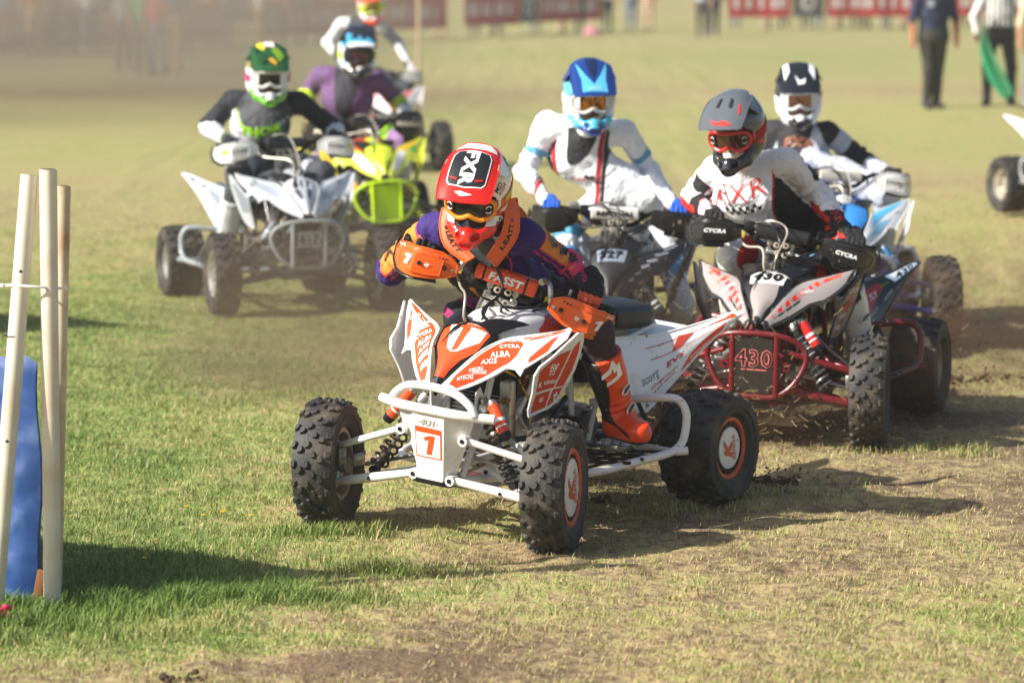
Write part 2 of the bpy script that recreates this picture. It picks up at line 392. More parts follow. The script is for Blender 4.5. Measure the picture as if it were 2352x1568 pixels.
WM = {}
def wheel_meshes(kind_, pal, side):
    key = (kind_, pal['name'], side)
    if key in WM: return WM[key]
    r, hw = ((.142, .058) if kind_ == 'f' else (.122, .085)); s = side
    rim = mat('rim_' + pal['rim'], pal['rim'], .4, .6, dirt=.35, bump=.1); b = MB()
    b.lathe([(r + .006, s * hw), (r + .004, s * (hw + .006)), (r - .006, s * (hw + .004)), (r - .014, s * (hw - .012)), (r - .02, 0), (r - .014, -s * hw), (r + .004, -s * hw)], (0, 0, 0), (0, 1, 0), rim, 36)
    d = s * (hw - .03 if kind_ == 'f' else hw - .05)
    b.lathe([(r - .018, d - s * .012), (r * .7, d), (r * .5, d + s * .006), (.05, d + s * .004), (.042, d + s * .022), (.02, d + s * .03), (.0, d + s * .03)], (0, 0, 0), (0, 1, 0), rim, 30)
    for k in range(4): a = k * math.pi / 2 + .4; b.cyl((math.cos(a) * .035, d, math.sin(a) * .035), (math.cos(a) * .035, d + s * .035, math.sin(a) * .035), .008, STEEL, 6)
    for k in range(8):
        a = k * math.pi / 4; b.cyl((math.cos(a) * r * .72, d - s * .001, math.sin(a) * r * .72), (math.cos(a) * r * .72, d + s * .004, math.sin(a) * r * .72), .014, BLACKM, 10)
    b.lathe([(.095, -s * .0), (.095, -s * .006), (.05, -s * .006)], (0, -s * .03, 0), (0, 1, 0), STEEL, 24)
    wm = b.build('wheel', link=False); cm = None
    if pal.get('hub'):
        b = MB(); ring = plastic('beadlock_' + pal['ring'], pal['ring'], .35); hub = plastic('hub_' + pal['hub'], pal['hub'], .12)
        o = s * (hw + .006); r2 = r * (.78 if kind_ == 'f' else .7)
        b.lathe([(r + .01, o - s * .004), (r + .012, o + s * .004), (r + .006, o + s * .009), (r - .006, o + s * .009), (r - .012, o + s * .003), (r - .012, o - s * .006)], (0, 0, 0), (0, 1, 0), ring, 44)
        b.lathe([(r - .01, o), (r2 + .002, o + s * .002), (r2 + .002, o - s * .004)], (0, 0, 0), (0, 1, 0), BLACKM, 40)
        b.lathe([(r2 + .002, o), (r2, o + s * .005), (r2 * .6, o + s * .008), (.002, o + s * .009), (0, o + s * .009)], (0, 0, 0), (0, 1, 0), hub, 40)
        for k in range(16): a = 2 * math.pi * k / 16; q = (r + r2) / 2 - .004; b.cyl((math.cos(a) * q, o, math.sin(a) * q), (math.cos(a) * q, o + s * .006, math.sin(a) * q), .005, BLACKM, 6)
        fn = lambda u, v: (-s * u * 1., o + s * .0098, v); k = r2 / .1
        b.text('KENDA', fn, (.032 * k, 0), .026 * k, ink(pal['ring']), rot=math.pi / 2 + .12, hint=(0, s, 0), bold=.03, shear=.2)
        for q in ([(-.05, -.045), (-.03, -.045), (-.012, .0), (.012, .045), (-.005, .045), (-.035, -.005)], [(-.05, .045), (-.035, .05), (-.008, .0), (-.022, -.02)]):
            pass
        b.text('K', fn, (-.022 * k, 0), .075 * k, ink(pal['ring']), rot=math.pi / 2 + .12, hint=(0, s, 0), bold=.06, shear=.35, sx=1.1)
        b.text('Si', fn, (.062 * k, .03 * k), .014 * k, ink(pal['ring']), rot=math.pi / 2, hint=(0, s, 0), bold=.05, shear=.2)
        cm = b.build('hub_cover', link=False)
    WM[key] = (wm, cm); return WM[key]

def spring(b, a, c, r, wr, turns, m):
    a, c = Vector(a), Vector(c); d = c - a; L_ = d.length; d.normalize(); u = d.orthogonal().normalized(); w_ = d.cross(u); n = int(turns * 12)
    b.tube([a + d * L_ * i / n + (u * math.cos(2 * math.pi * i / 12) + w_ * math.sin(2 * math.pi * i / 12)) * r for i in range(n + 1)], wr, m, 6, 1)
def arcpts(P, n=6): return catmull([Vector(p) for p in P], [0] * len(P), n)[0]

def bez(P):
    "smooth curve through control points, u in 0..1"
    P = [Vector(p) for p in P]; n = len(P) - 1
    def f(u):
        u = max(-.05, min(1.05, u)); x = u * n; i = min(n - 1, max(0, int(x))); t = x - i
        a = P[i - 1] if i else P[0] * 2 - P[1]; b, c = P[i], P[i + 1]; d = P[i + 2] if i < n - 1 else P[n] * 2 - P[n - 1]
        return .5 * ((2 * b) + (c - a) * t + (2 * a - 5 * b + 4 * c - d) * t * t + (3 * b - a - 3 * c + d) * t ** 3)
    return f
def ruled(A, B, crown=0., cdir=(0, 0, 1)):
    cdir = Vector(cdir)
    return lambda u, v: A(u) * (1 - v) + B(u) * v + cdir * (crown * 4 * v * (1 - v))

ONE = [(-.14, -.5), (.16, -.5), (.38, .5), (.06, .5), (-.24, .36), (-.2, .19), (.01, .24)]
def one(b, fn, c, sz, m, off, hint, sx=1., sgn=1):
    b.sheet([(c[0] + sgn * x * sz * sx, c[1] + y * sz) for x, y in ONE], fn, m, .03, 0, off, hint)
# ================================================================ quad bikes
def quad(label, X, Y, yaw, roll=0., pitch=0., z=0., chroll=-.09, steer=.2, bsteer=.3, broll=0., cdz=0., bdz=0., P=None):
    o = empty('quad_bike', (X, Y, z), label, 'quad bike', 'racing quad bikes on the grass field', (roll, pitch, yaw))
    p = dict(name='x', white='f2f2f0', gfx='e8501c', cover='e8501c', frame='e9e7e1', bumper='e9e7e1', rim='b8b2a6', tank='efefee', guard='e8601c', pad='e8501c', spring='2a2522', bump='plate')
    p.update(P); nm = p['name']; big = p.get('big')
    WH = plastic('plastic_' + p['white'], p['white'], p.get('dirt', .26)); FR = paint('frame_' + p['frame'], p['frame'], .3); BU = paint('bumper_' + p['bumper'], p['bumper'], .12 if big else .3)
    GX = ink(p['gfx']); GC = ink(p['cover']); IW = ink(p.get('txt', 'f4f4f2')); IK = ink('141416')
    CX = Matrix.Translation((0, 0, cdz)) @ Matrix.Rotation(chroll, 4, 'X')
    # ---- wheels
    for nm_, (x, y, s) in (('f', (1.27, -.53, -1)), ('f', (1.27, .53, 1)), ('r', (0, -.49, -1)), ('r', (0, .49, 1))):
        wm, cm = wheel_meshes(nm_, p, s)
        wz = .258 if nm_ == 'f' else .232
        wo = bpy.data.objects.new('wheel', wm); COL.objects.link(wo); wo.parent = o; wo.location = (x, y, wz); wo.rotation_euler = (0, 0, steer if nm_ == 'f' else 0)
        t = bpy.data.objects.new('tyre', TYF if nm_ == 'f' else TYR); COL.objects.link(t); t.parent = wo; t.rotation_euler = (0, random.Random(x + y + X).uniform(0, 6), 0)
        if cm: c = bpy.data.objects.new('hub_cover', cm); COL.objects.link(c); c.parent = wo
    # ---- frame
    b = MB(CX)
    for s in (-1, 1):
        b.tube([(.98, s * .03, .82), (1.1, s * .075, .62), (1.2, s * .10, .45), (1.28, s * .09, .27)], .014, FR)
        b.tube([(1.28, s * .09, .26), (1.0, s * .13, .235), (.6, s * .16, .23), (.28, s * .14, .26), (.18, s * .12, .4), (.24, s * .12, .66)], .016, FR)
        b.tube([(.98, s * .04, .80), (.8, s * .12, .70), (.5, s * .13, .66), (.2, s * .12, .68), (-.12, s * .09, .72)], .014, FR)
        b.tube([(.55, s * .15, .24), (.58, s * .14, .45), (.62, s * .13, .68)], .013, FR)
        b.tube([(.3, s * .13, .64), (.42, s * .15, .42), (.48, s * .16, .25)], .012, FR)
        b.tube([(1.19, s * .1, .47), (1.0, s * .12, .45), (.82, s * .13, .68)], .011, FR)
        b.sheet([(1.12, .40), (1.18, .56), (1.22, .62), (1.25, .60), (1.24, .52), (1.29, .44), (1.30, .38), (1.22, .42)], lambda u, v, s=s: (u, s * (.105 + .02 * (v - .4)), v), FR, .05, .006, 0, (0, s, 0))
        b.cyl((1.215, s * .10, .565), (1.215, s * .135, .565), .014, BLACKM, 12)
        for (x, z_) in ((1.36, .435), (1.13, .435), (1.34, .265), (1.08, .262)): b.cyl((x - .022, s * .145 if z_ > .3 else s * .085, z_), (x + .022, s * .145 if z_ > .3 else s * .085, z_), .021, FR, 14); b.cyl((x - .028, s * .145 if z_ > .3 else s * .085, z_), (x + .028, s * .145 if z_ > .3 else s * .085, z_), .009, BLACKM, 8)
    b.cyl((.99, 0, .72), (.94, 0, .86), .028, FR, 16)
    b.box((1.30, 0, .25), (.12, .17, .03), BLACKM); b.box((.75, 0, .205), (.9, .24, .008), ALU)
    b.tube([(1.3, -.07, .33), (1.3, .07, .33)], .014, FR); b.tube([(1.18, -.1, .46), (1.18, .1, .46)], .013, FR)
    b.build('frame', o)
    # swing arm + axle
    b = MB()
    for s in (-1, 1): b.tube([(.38, s * .11, .30), (.2, s * .1, .27), (.04, s * .07, .24)], [.03, .028, .03], BLACKM if p['frame'] != '3440a0' else FR)
    AX = mat('axle_' + p.get('axle', '55524c'), p.get('axle', '55524c'), .4, .5, dirt=.4); b.cyl((0, -.42, .235), (0, .42, .235), .02, AX); b.cyl((0, -.09, .235), (0, .09, .235), .055, BLACKM, 20)
    b.lathe([(.1, 0), (.1, .008), (.03, .008)], (0, -.12, .235), (0, 1, 0), STEEL); b.lathe([(.09, 0), (.09, .005), (.03, .005)], (0, .14, .235), (0, 1, 0), STEEL)
    b.build('swing_arm', o)
    # ---- engine, radiator, exhaust
    b = MB(CX)
    b.box((.55, 0, .36), (.34, .26, .18), STEEL, bev=.03); b.cyl((.62, -.16, .35), (.62, .17, .35), .085, BLACKM, 20); b.cyl((.45, -.15, .36), (.45, .15, .36), .07, STEEL, 20)
    for k in range(8): b.box((.72 + k * .004, 0, .44 + k * .018), (.17, .19, .008), STEEL, Matrix.Rotation(-.25, 3, 'Y'), .002)
    b.box((.76, 0, .61), (.17, .16, .07), STEEL, bev=.02); b.box((.5, 0, .56), (.12, .14, .1), BLACKP, bev=.02); b.box((.3, 0, .6), (.28, .2, .16), BLACKP, bev=.04)
    b.tube([(.8, .03, .56), (.92, .06, .48), (.8, -.16, .42), (.5, -.17, .45), (.2, -.16, .55)], .019, STEEL)
    b.tube([(.75, .1, .6), (.92, .13, .66), (1.0, .1, .6)], .013, HOSE); b.box((.93, .10, .58), (.09, .05, .07), BLACKP, bev=.01); b.box((.98, .17, .68), (.16, .02, .05), BLACKP, Matrix.Rotation(.2, 3, 'Y'), .008); b.box((.88, .13, .45), (.06, .04, .09), STEEL, bev=.008); b.tube([(1.1, .12, .68), (1.02, .15, .64), (.95, .12, .60), (.9, .15, .52)], .005, mat('wire_yellow', 'd8b020', .5), 6); b.tube([(1.1, .1, .70), (1.0, .16, .66), (.97, .15, .60)], .004, mat('wire_red', 'b82018', .5), 6); b.tube([(1.08, -.1, .68), (1.0, -.14, .6), (.9, -.12, .5)], .009, HOSE, 8); b.tube([(.6, .12, .5), (.85, .17, .4), (1.0, .12, .38)], .012, HOSE); b.tube([(1.05, .05, .6), (1.0, .12, .66), (.9, .14, .7)], .017, HOSE)
    b.build('engine', o)
    b = MB(CX)
    b.loft([((.25, -.15, .56), (0, .04, 0), (0, 0, .04)), ((.15, -.16, .6), (0, .055, 0), (0, 0, .055)), ((-.2, -.17, .68), (0, .055, 0), (0, 0, .055)), ((-.24, -.17, .69), (0, .035, 0), (0, 0, .035))], ALU, p=2)
    b.build('exhaust_silencer', o)
    b = MB(CX); rt = Matrix.Rotation(.12, 3, 'Y')
    b.box((1.05, 0, .50), (.035, .23, .24), BLACKM, rt); [b.box((1.07, 0, .395 + k * .014), (.012, .22, .004), STEEL, rt, 0) for k in range(16)]
    for s in (-1, 1): b.box((1.06, s * .14, .50), (.055, .05, .27), ALU, rt, .012)
    b.cyl((1.08, .15, .56), (1.12, .155, .56), .014, mat('brass_fitting', 'a07a3a', .35, .8), 12); b.build('radiator', o)
    # ---- suspension
    ax_c = Matrix(((1, 0, 0), (0, 1, 0), (0, 0, 1)))
    for s in (-1, 1):
        C3 = CX.to_3x3(); b = MB(); st = steer
        U0, U1, Uo = C3 @ Vector((1.36, s * .15, .435)), C3 @ Vector((1.13, s * .15, .435)), Vector((1.27, s * .475, .335)); L0, L1, Lo = C3 @ Vector((1.34, s * .09, .265)), C3 @ Vector((1.08, s * .09, .262)), Vector((1.28, s * .485, .190))
        b.tube([U0, U0.lerp(Uo, .7), Uo], [.013, .015, .013], FR, 12, 3); b.tube([U1, U1.lerp(Uo, .6), Uo], [.012, .013, .012], FR, 12, 3)
        b.build('upper_arm', o); b = MB()
        b.tube([L0, L0.lerp(Lo, .45), L0.lerp(Lo, .8), Lo], [.015, .019, .019, .013], FR, 12, 3); b.tube([L1, L1.lerp(Lo, .6), Lo], [.014, .016, .013], FR, 12, 3)
        q = L0.lerp(Lo, .55); b.cyl(q + Vector((.012, 0, .0)), q + Vector((.022, 0, .0)), .007, BLACKM, 10); b.build('lower_arm', o)
        b = MB(); b.tube([Uo + Vector((0, 0, .01)), Vector((1.26, s * .49, .26)), Lo], [.016, .024, .016], STEEL, 10, 3); b.cyl((1.26, s * .44, .255), (1.26, s * .50, .255), .03, STEEL)
        rs = Vector((-math.sin(st) * .5, math.cos(st) * .5, 0)) * s; b.box((1.2, s * .44, .27), (.07, .03, .05), ALU, bev=.01); b.box((1.31, s * .445, .30), (.05, .035, .07), STEEL, bev=.01)
        b.build('steering_knuckle', o)
        b = MB(); T0 = C3 @ Vector((1.2, s * .06, .34)); T1 = Vector((1.17, s * .42, .25)); b.tube([T0, T1], .009, ALU, 10, 1); b.tube([Uo, (1.15, s * .40, .36), (1.05, s * .25, .45), (1.0, s * .1, .62)], .005, mat('brake_line', 'b9a98f', .4), 6); b.build('tie_rod', o)
        # shock
        A = C3 @ Vector((1.215, s * .125, .565)); E = L0.lerp(Lo, .62).lerp(L1.lerp(Lo, .62), .5) + Vector((0, 0, .02)); D = (E - A); n = lambda t: A + D * t
        b = MB(); KS = mat('shock_body', '6f675a', .3, .75, dirt=.2)
        b.tube([n(-.04), n(.05)], [.018, .018], KS, 16, 1); b.tube([n(.03), n(.07), n(.13), n(.14)], [.024, .032, .032, .026], ALU, 18, 1); b.tube([n(.14), n(.42)], [.025, .025], KS, 16, 1)
        for t in (.18, .22, .26, .30): b.tube([n(t), n(t + .015)], .0275, KS, 16, 1)
        b.tube([n(.34), n(.37), n(.42), n(.45)], [.028, .036, .036, .028], mat('shock_collar', '8a8378', .25, .9), 18, 1); b.tube([n(.42), n(.93)], .009, STEEL, 10, 1); b.tube([n(.75), n(.9)], [.018, .022], BLACKM, 12, 1); b.cyl(n(.97) + Vector((-.02, 0, 0)), n(.97) + Vector((.02, 0, 0)), .016, BLACKM, 12)
        so_ = b.build('shock_absorber', o); b = MB(); SP = mat('spring_' + p['spring'], p['spring'], .35, .4, dirt=.15); spring(b, n(.2), n(.92), .034, .0052, 9, SP); b.build('spring', so_)
        b = MB(); side = C3 @ Vector((.03, s * .055, .01)); RA, RB = n(-.02) + side, n(.42) + side * 1.25; RD = RB - RA; RG = plastic('reservoir_' + p['gfx'], p['gfx'], .1)
        b.tube([RA, RA + RD * .1, RA + RD * .12], [.015, .02, .022], ALU, 16, 1); b.tube([RA + RD * .12, RA + RD * .85], .0235, RG, 18, 1); b.tube([RA + RD * .85, RA + RD * .88, RB], [.0245, .0245, .02], BLACKM, 16, 1)
        b.tube([RA + RD * .48, RA + RD * .56], .0239, ink('f2f2f0'), 18, 1); b.tube([RA + RD * .66, RA + RD * .7], .0239, ink('f2f2f0'), 18, 1)
        b.tube([n(.05), RA + RD * .05], .012, ALU, 8, 1); b.build('reservoir', so_)
    # ---- front bumper
    b = MB(CX)
    if p['bump'] == 'plate':
        b.tube([(1.345, -.262, .535), (1.375, -.19, .535), (1.405, -.125, .538), (1.415, 0, .54), (1.405, .125, .538), (1.375, .19, .535), (1.345, .262, .535)], .0192, BU, 16, 3)
        b.tube([(1.385, -.195, .54), (1.385, -.175, .575), (1.395, -.12, .612), (1.40, -.05, .626), (1.40, .05, .626), (1.395, .12, .612), (1.385, .175, .575), (1.385, .195, .54)], .0165, BU, 14, 4)
        PL = BU
        vs = [(1.415, -.075, .535), (1.415, .075, .535), (1.365, .06, .255), (1.365, -.06, .255), (1.36, -.185, .53), (1.36, .185, .53), (1.31, .075, .25), (1.31, -.075, .25)]
        v2 = [(x - .012, y * .93, z_) for x, y, z_ in vs]
        fs = [(0, 3, 2, 1), (0, 4, 7, 3), (1, 2, 6, 5)]; F2 = [tuple(8 + i for i in f[::-1]) for f in fs]
        b.add(vs + v2, fs + F2 + [(4, 0, 8, 12), (0, 1, 9, 8), (1, 5, 13, 9), (5, 6, 14, 13), (6, 2, 10, 14), (2, 3, 11, 10), (3, 7, 15, 11), (7, 4, 12, 15)], PL)
        b.box((1.34, 0, .25), (.05, .13, .03), BLACKM, bev=.006)
        fn = lambda u, v: (1.4157 - .05 * (.535 - v) / .28, u, v); hn = (1, 0, 0)
        b.sheet([(-.06, .345), (.058, .345), (.060, .466), (-.062, .468)], fn, GX, .04, 0, .0016, hn); b.sheet([(-.055, .350), (.053, .350), (.055, .444), (-.057, .445)], fn, ink('f2f2f0'), .04, 0, .0026, hn)
        one(b, fn, (.0, .398), .078, GX, .0036, hn, 1.1)
        b.text('4U1', fn, (-.004, .487), .026, ink('a9a7a0'), off=.002, hint=hn, bold=.05, shear=.2, sx=1.2); b.text('-', fn, (-.045, .487), .006, ink('a9a7a0'), off=.002, hint=hn, bold=.05); b.text('-', fn, (.04, .487), .006, ink('a9a7a0'), off=.002, hint=hn, bold=.05)
    else:
        lp = [(1.40, 0, .585), (1.39, .13, .575), (1.36, .215, .53), (1.35, .235, .46), (1.37, .18, .35), (1.38, .10, .295), (1.38, 0, .29), (1.38, -.10, .295), (1.37, -.18, .35), (1.35, -.235, .46), (1.36, -.215, .53), (1.39, -.13, .575)]
        b.tube(lp, .0140, BU, 12, 4, closed=True)
        for s in (-1, 1): b.tube([(1.395, s * .105, .578), (1.385, s * .105, .295)], .0145, BU, 10, 1); b.tube([(1.37, s * .1, .32), (1.3, s * .09, .27)], .012, BU, 8, 1); b.tube([(1.38, s * .1, .56), (1.25, s * .1, .5)], .012, BU, 8, 1)
        fn = lambda u, v: (1.388 + .02 * (v - .3) / .28, u, v); hn = (1, 0, 0)
        b.sheet([(-.088, .31), (.088, .31), (.088, .562), (-.088, .562)] if not p.get('smallplate') else [(-.075, .42), (.075, .42), (.075, .52), (-.075, .52)], fn, plastic('bumper_plate_' + p['plate'], p['plate'], .3), .06, .005, 0, hn)
        for y in (-.07, 0, .07):
            for z_ in (.325, .548):
                if y or 0: b.cyl((1.39, y, z_), (1.40, y, z_), .006, ALU, 8)
        if p.get('num'):
            pz, sz = p.get('numpos', (.46, .075)); b.text(p['num'], fn, (0, pz), sz, ink(p['numcol']), off=.002, hint=hn, bold=.035); b.text(p['num'], fn, (0, pz), sz * .91, ink(p['numin']), off=.003, hint=hn, bold=.0) if p.get('numin') else None
            b.sheet([(-.06, pz - sz * .66), (.06, pz - sz * .66), (.06, pz - sz * .60), (-.06, pz - sz * .60)], fn, ink(p['numcol']), .05, 0, .002, hn)
    b.build('front_bumper', o)
    # ---- front fenders
    fp = lambda s: (bez([(1.378, s * .026, .628), (1.262, s * .102, .752), (1.15, s * .150, .803), (1.09, s * .25, .832), (1.02, s * .372, .862)]), bez([(1.388, s * .044, .604), (1.305, s * .14, .648), (1.215, s * .235, .712), (1.125, s * .315, .765), (1.02, s * .388, .853)]))
    for s in (-1, 1):
        A, B = fp(s); fn = ruled(A, B, .014); b = MB(CX); hn = (.3, s * .2, 1)
        out = [(0, 0), (.25, 0), (.5, -.02), (.75, -.01), (.93, .0), (.985, .3), (.99, .7), (.95, 1.0), (.86, 1.03), (.72, 1.04), (.60, 1.10), (.565, 1.22), (.54, 1.06), (.47, .93), (.40, .97), (.2, 1.0), (0, 1)]
        b.sheet(out, fn, WH, .07, .005, 0, hn, rim=.0042)
        g = lambda poly, m=GX, off=.0014: b.sheet(poly, fn, m, .08, 0, off, hn)
        if nm == 'hero':
            g([(.05, .62), (.1, .30), (.28, .16), (.5, .10), (.64, .12), (.64, .45), (.56, .74), (.50, .84), (.42, .86), (.3, .90), (.1, .92)])
            g([(.66, .12), (.9, .1), (.96, .3), (.955, .52), (.8, .38), (.68, .32)]); g([(.64, 1.02), (.66, .90), (.86, .62), (.9, .66), (.80, .98), (.7, 1.0)])
            T = lambda t, c, sz, sx=1., off=.0026, m=IW, rot=0: b.text(t, fn, c, sz, m, rot=rot + (-.0 if s > 0 else 0), off=off, hint=hn, bold=.03, shear=.25 * s, sx=sx)
            def ft(t, u0, v0, hgt, wid, m=IW):  # lettering running along the fender
                V, F = glyphs(t, .03, .2); Wd = max(x for x, y in V); sg = 1 if s > 0 else -1; yy = -1 if s > 0 else -1
                V2 = [(u0 + x / Wd * wid / 2, v0 - y * hgt + 1.5 * x / Wd * wid / 2) for x, y in V] if s > 0 else [(u0 + y * hgt * .36 - x / Wd * .02, .5 - x / Wd * .27) for x, y in V]; Pq, Nn = mapn(V2, fn, Vector(hn)); b.add([q + n * .0027 for q, n in zip(Pq, Nn)], F, m)
            ft('MTECH2', .17, .68, .15, .12); ft('OSBORN', .25, .60, .12, .11); ft('OFFROAD', .275, .74, .10, .11); ft('AXIS', .35, .56, .16, .13); ft('ALBA', .44, .50, .19, .15); ft('CYCRA', .53, .36, .15, .15); ft('KENDA', .62, .22, .15, .17, ink('f4f4f2')); ft('CECCO', .80, .24, .12, .14)
            g([(.62, .245), (.75, .225), (.75, .245), (.63, .265)], IW)
        else:
            for poly, c_ in p.get('fgfx', []): g(poly, ink(c_))
            for t, u0, v0, hg, wd, c_ in p.get('ftxt', []):
                V, F = glyphs(t, .03, .2); Wd = max(x for x, y in V); sg = 1 if s > 0 else -1
                Pq, Nn = mapn([(u0 + x / Wd * wd / 2, v0 - y * hg + 1.2 * x / Wd * wd / 2) for x, y in V] if s > 0 else [(u0 + y * hg * .36 - x / Wd * .02, v0 - x / Wd * .27) for x, y in V], fn, Vector(hn)); b.add([q + n * .0027 for q, n in zip(Pq, Nn)], F, ink(c_))
        b.build('front_fender', o)
        # side panel hanging below the fender
        b = MB(CX); fs = lambda u, v, s=s: (u, s * (.292 + .34 * max(0, v - .53) + .012 * math.sin(12 * (u - .8))), v); hn = (0, s, 0)
        out = [(1.02, .857), (.985, .85), (.968, .82), (.955, .76), (.95, .70), (.965, .63), (.99, .575), (1.03, .545), (1.135, .522), (1.15, .55), (1.165, .62), (1.20, .70), (1.185, .735), (1.12, .77)]
        b.sheet(out, fs, WH if nm != 'q430' else BLACKP, .05, .006, 0, hn, rim=.005)
        gp = lambda poly, m=GX, off=.0015: b.sheet(poly, fs, m, .06, 0, off, hn)
        if nm == 'hero':
            OR = ink('d8401a'); gp([(1.145, .625), (1.045, .635), (1.025, .79), (1.085, .775), (1.175, .715)], OR); gp([(1.012, .795), (1.03, .66), (1.035, .635), (.985, .635), (.965, .70), (.972, .78), (.988, .825)], OR)
            gp([(1.14, .612), (1.058, .624), (1.05, .552), (1.128, .534)], OR); gp([(1.042, .626), (.985, .628), (.995, .59), (1.03, .556), (1.043, .556)], OR)
            T = lambda t, c, sz, m=IW, off=.0026, sx=1.: b.text(t, fs, c, sz, m, off=off, hint=hn, bold=.04, shear=.2 if s < 0 else -.2, sx=-sx if s > 0 else sx)
            T('KENDA', (1.078, .662), .0165); T('K', (1.136, .656), .022); T('DP', (1.09, .715), .024); T('BRAKES', (1.09, .695), .007)
            for k in (0, 1, 2): gp([(1.115 - k * .018, .732), (1.108 - k * .018, .742), (1.101 - k * .018, .732)], IW, .0026)
            gp([(1.115, .728), (1.065, .733), (1.065, .730), (1.115, .725)], IW, .0026); T('SJi', (1.095, .588), .024)
            for q in ([(1.022, .62), (1.012, .62), (1.010, .57), (1.020, .57)], [(1.036, .606), (.998, .606), (.998, .597), (1.036, .597)]): gp(q, ink('18294a'), .0026); gp([((u - 1.016) * .75 + 1.016, (v - .598) * .8 + .598) for u, v in q], IW, .0034)
        else:
            gp([(1.155, .63), (1.02, .62), (1.0, .80), (1.05, .81), (1.175, .715)] if not p.get('pfull') else [(1.15, .56), (1.05, .548), (.99, .59), (.97, .69), (.985, .79), (1.02, .835), (1.12, .755), (1.185, .71), (1.155, .63)], ink(p.get('panelg', p['gfx'])))
            for t, c, sz, col_ in p.get('ptxt', []): b.text(t, fs, c, sz, ink(col_), off=.0027, hint=hn, bold=.04, sx=-1 if s > 0 else 1)
            if p.get('pfull'):
                gp([(1.06, .80), (1.035, .80), (1.06, .56), (1.085, .556)], ink('c5201c'), .002)
                gp([(1.12 + .035 * math.cos(a) - .03, .70 + .03 * math.sin(a)) for a in np.linspace(0, math.pi, 9)], ink('141416'), .0023)
        b.build('side_panel', o)
    # ---- centre cover with number
    cw = bez([(0, .020, 0), (0, .04, 0), (0, .098, 0), (0, .112, 0), (0, .116, 0), (0, .10, 0)]); cc = bez([(1.388, 0, .628), (1.335, 0, .70), (1.26, 0, .768), (1.19, 0, .83), (1.12, 0, .85), (1.03, 0, .872)])
    def fc(u, v):
        c = cc(u); w_ = cw(u).y; return Vector((c.x - .018 * v * v, w_ * v, c.z - .020 * v * v * (1 if u > .2 else u * 5)))
    b = MB(CX); hn = (.5, 0, 1)
    b.sheet([(0, -1), (.2, -1), (.4, -1), (.6, -1), (.8, -1), (.88, -.7), (.8, -.2), (.8, .2), (.88, .7), (.8, 1), (.6, 1), (.4, 1), (.2, 1), (0, 1)], fc, BLACKP if nm != 'q617' else WH, .12, .005, 0, hn, rim=.004)
    g = lambda poly, m, off=.0016: b.sheet(poly, fc, m, .12, 0, off, hn)
    if nm in ('hero',):
        g([(.10, -.75), (.3, -.72), (.42, -.90), (.62, -.93), (.72, -.90), (.78, -.62), (.74, -.2), (.74, .2), (.78, .62), (.72, .90), (.62, .93), (.42, .90), (.3, .72), (.10, .75)], GC)
        g([(.38, -.30), (.66, -.72), (.63, .78), (.50, .80), (.36, .26), (.345, 0)], ink('f2f2f0'), .0028)
        g([(.35, -.02), (.38, .2), (.66, .22), (.645, -.12), (.62, -.30), (.60, -.08)], GC, .004)
        pass
        V, F = glyphs('RACING', .02, .1); Wd = max(x for x, y in V); Pq, Nn = mapn([(.71 + y * .035, x / Wd * .42) for x, y in V], fc, Vector(hn)); b.add([q + n * .003 for q, n in zip(Pq, Nn)], F, IW)
        b.cyl(fc(.04, 0) + Vector((-.004, 0, -.004)), fc(.04, 0) + Vector((.007, 0, .005)), .014, BLACKP, 16)
    else:
        cg = ink(p['cover']); g([(.04, -.8), (.3, -.78), (.42, -.62 if nm == 'q430' else -.92), (.62, -.55 if nm == 'q430' else -.9), (.86, -.75), (.78, 0), (.86, .75), (.62, .55 if nm == 'q430' else .9), (.42, .62 if nm == 'q430' else .92), (.3, .78), (.04, .8)], cg)
        if nm == 'q430': g([(.62, .6), (.86, .78), (.84, .95), (.62, .95)], cg); g([(.62, -.6), (.86, -.78), (.84, -.95), (.62, -.95)], cg); b.cyl(fc(.06, 0) + Vector((-.004, 0, -.004)), fc(.06, 0) + Vector((.007, 0, .005)), .012, BLACKP, 16)
        if p.get('num'):
            V, F = glyphs(p['num'], .05, 0); Wd = max(x for x, y in V); nw = .62 if nm == 'q430' else .55; c0 = p.get('cnum', .52)
            g([(c0 - .105, -nw - .1), (c0 + .1, -nw - .16), (c0 + .1, nw + .16), (c0 - .105, nw + .1)], ink(p.get('cplate', 'f0f0ee')), .003)
            Pq, Nn = mapn([(c0 + y * .15, x / Wd * nw) for x, y in V], fc, Vector(hn)); b.add([q + n * .0042 for q, n in zip(Pq, Nn)], F, ink(p.get('cink', '141416')))
        for poly, c_ in p.get('cgfx', []): g(poly, ink(c_), .0028)
    b.build('nose_cover', o)
    # black hood behind + fins
    b = MB(CX)
    for s in (-1, 1):
        b.sheet([(0, 0), (.5, 0), (1, 0), (.8, .6), (.5, .9), (.2, 1), (0, 1)], ruled(bez([(1.18, s * .113, .82), (1.09, s * .145, .842), (1.0, s * .175, .85)]), bez([(1.15, s * .03, .848), (1.08, s * .06, .870), (1.0, s * .165, .862)]), .008), BLACKP, .15, .005, 0, (0, 0, 1))
    b.tube([(1.15, -.02, .842), (1.2, -.04, .83), (1.26, -.06, .775)], [.008, .006, .002], BLACKP, 8, 4)
    b.loft([((1.17, 0, .78), (0, .09, 0), (0, 0, .04)), ((1.10, 0, .80), (0, .10, 0), (0, 0, .04))], BLACKP)
    b.loft([((1.13, 0, .79), (0, .09, 0), (0, 0, .045)), ((1.05, 0, .81), (0, .085, 0), (0, 0, .055)), ((.97, 0, .83), (0, .06, 0), (0, 0, .06))], WH)
    b.build('hood', o)
    # ---- tank, seat
    TK = plastic('tank_' + p['tank'], p['tank'], .1); b = MB(CX)
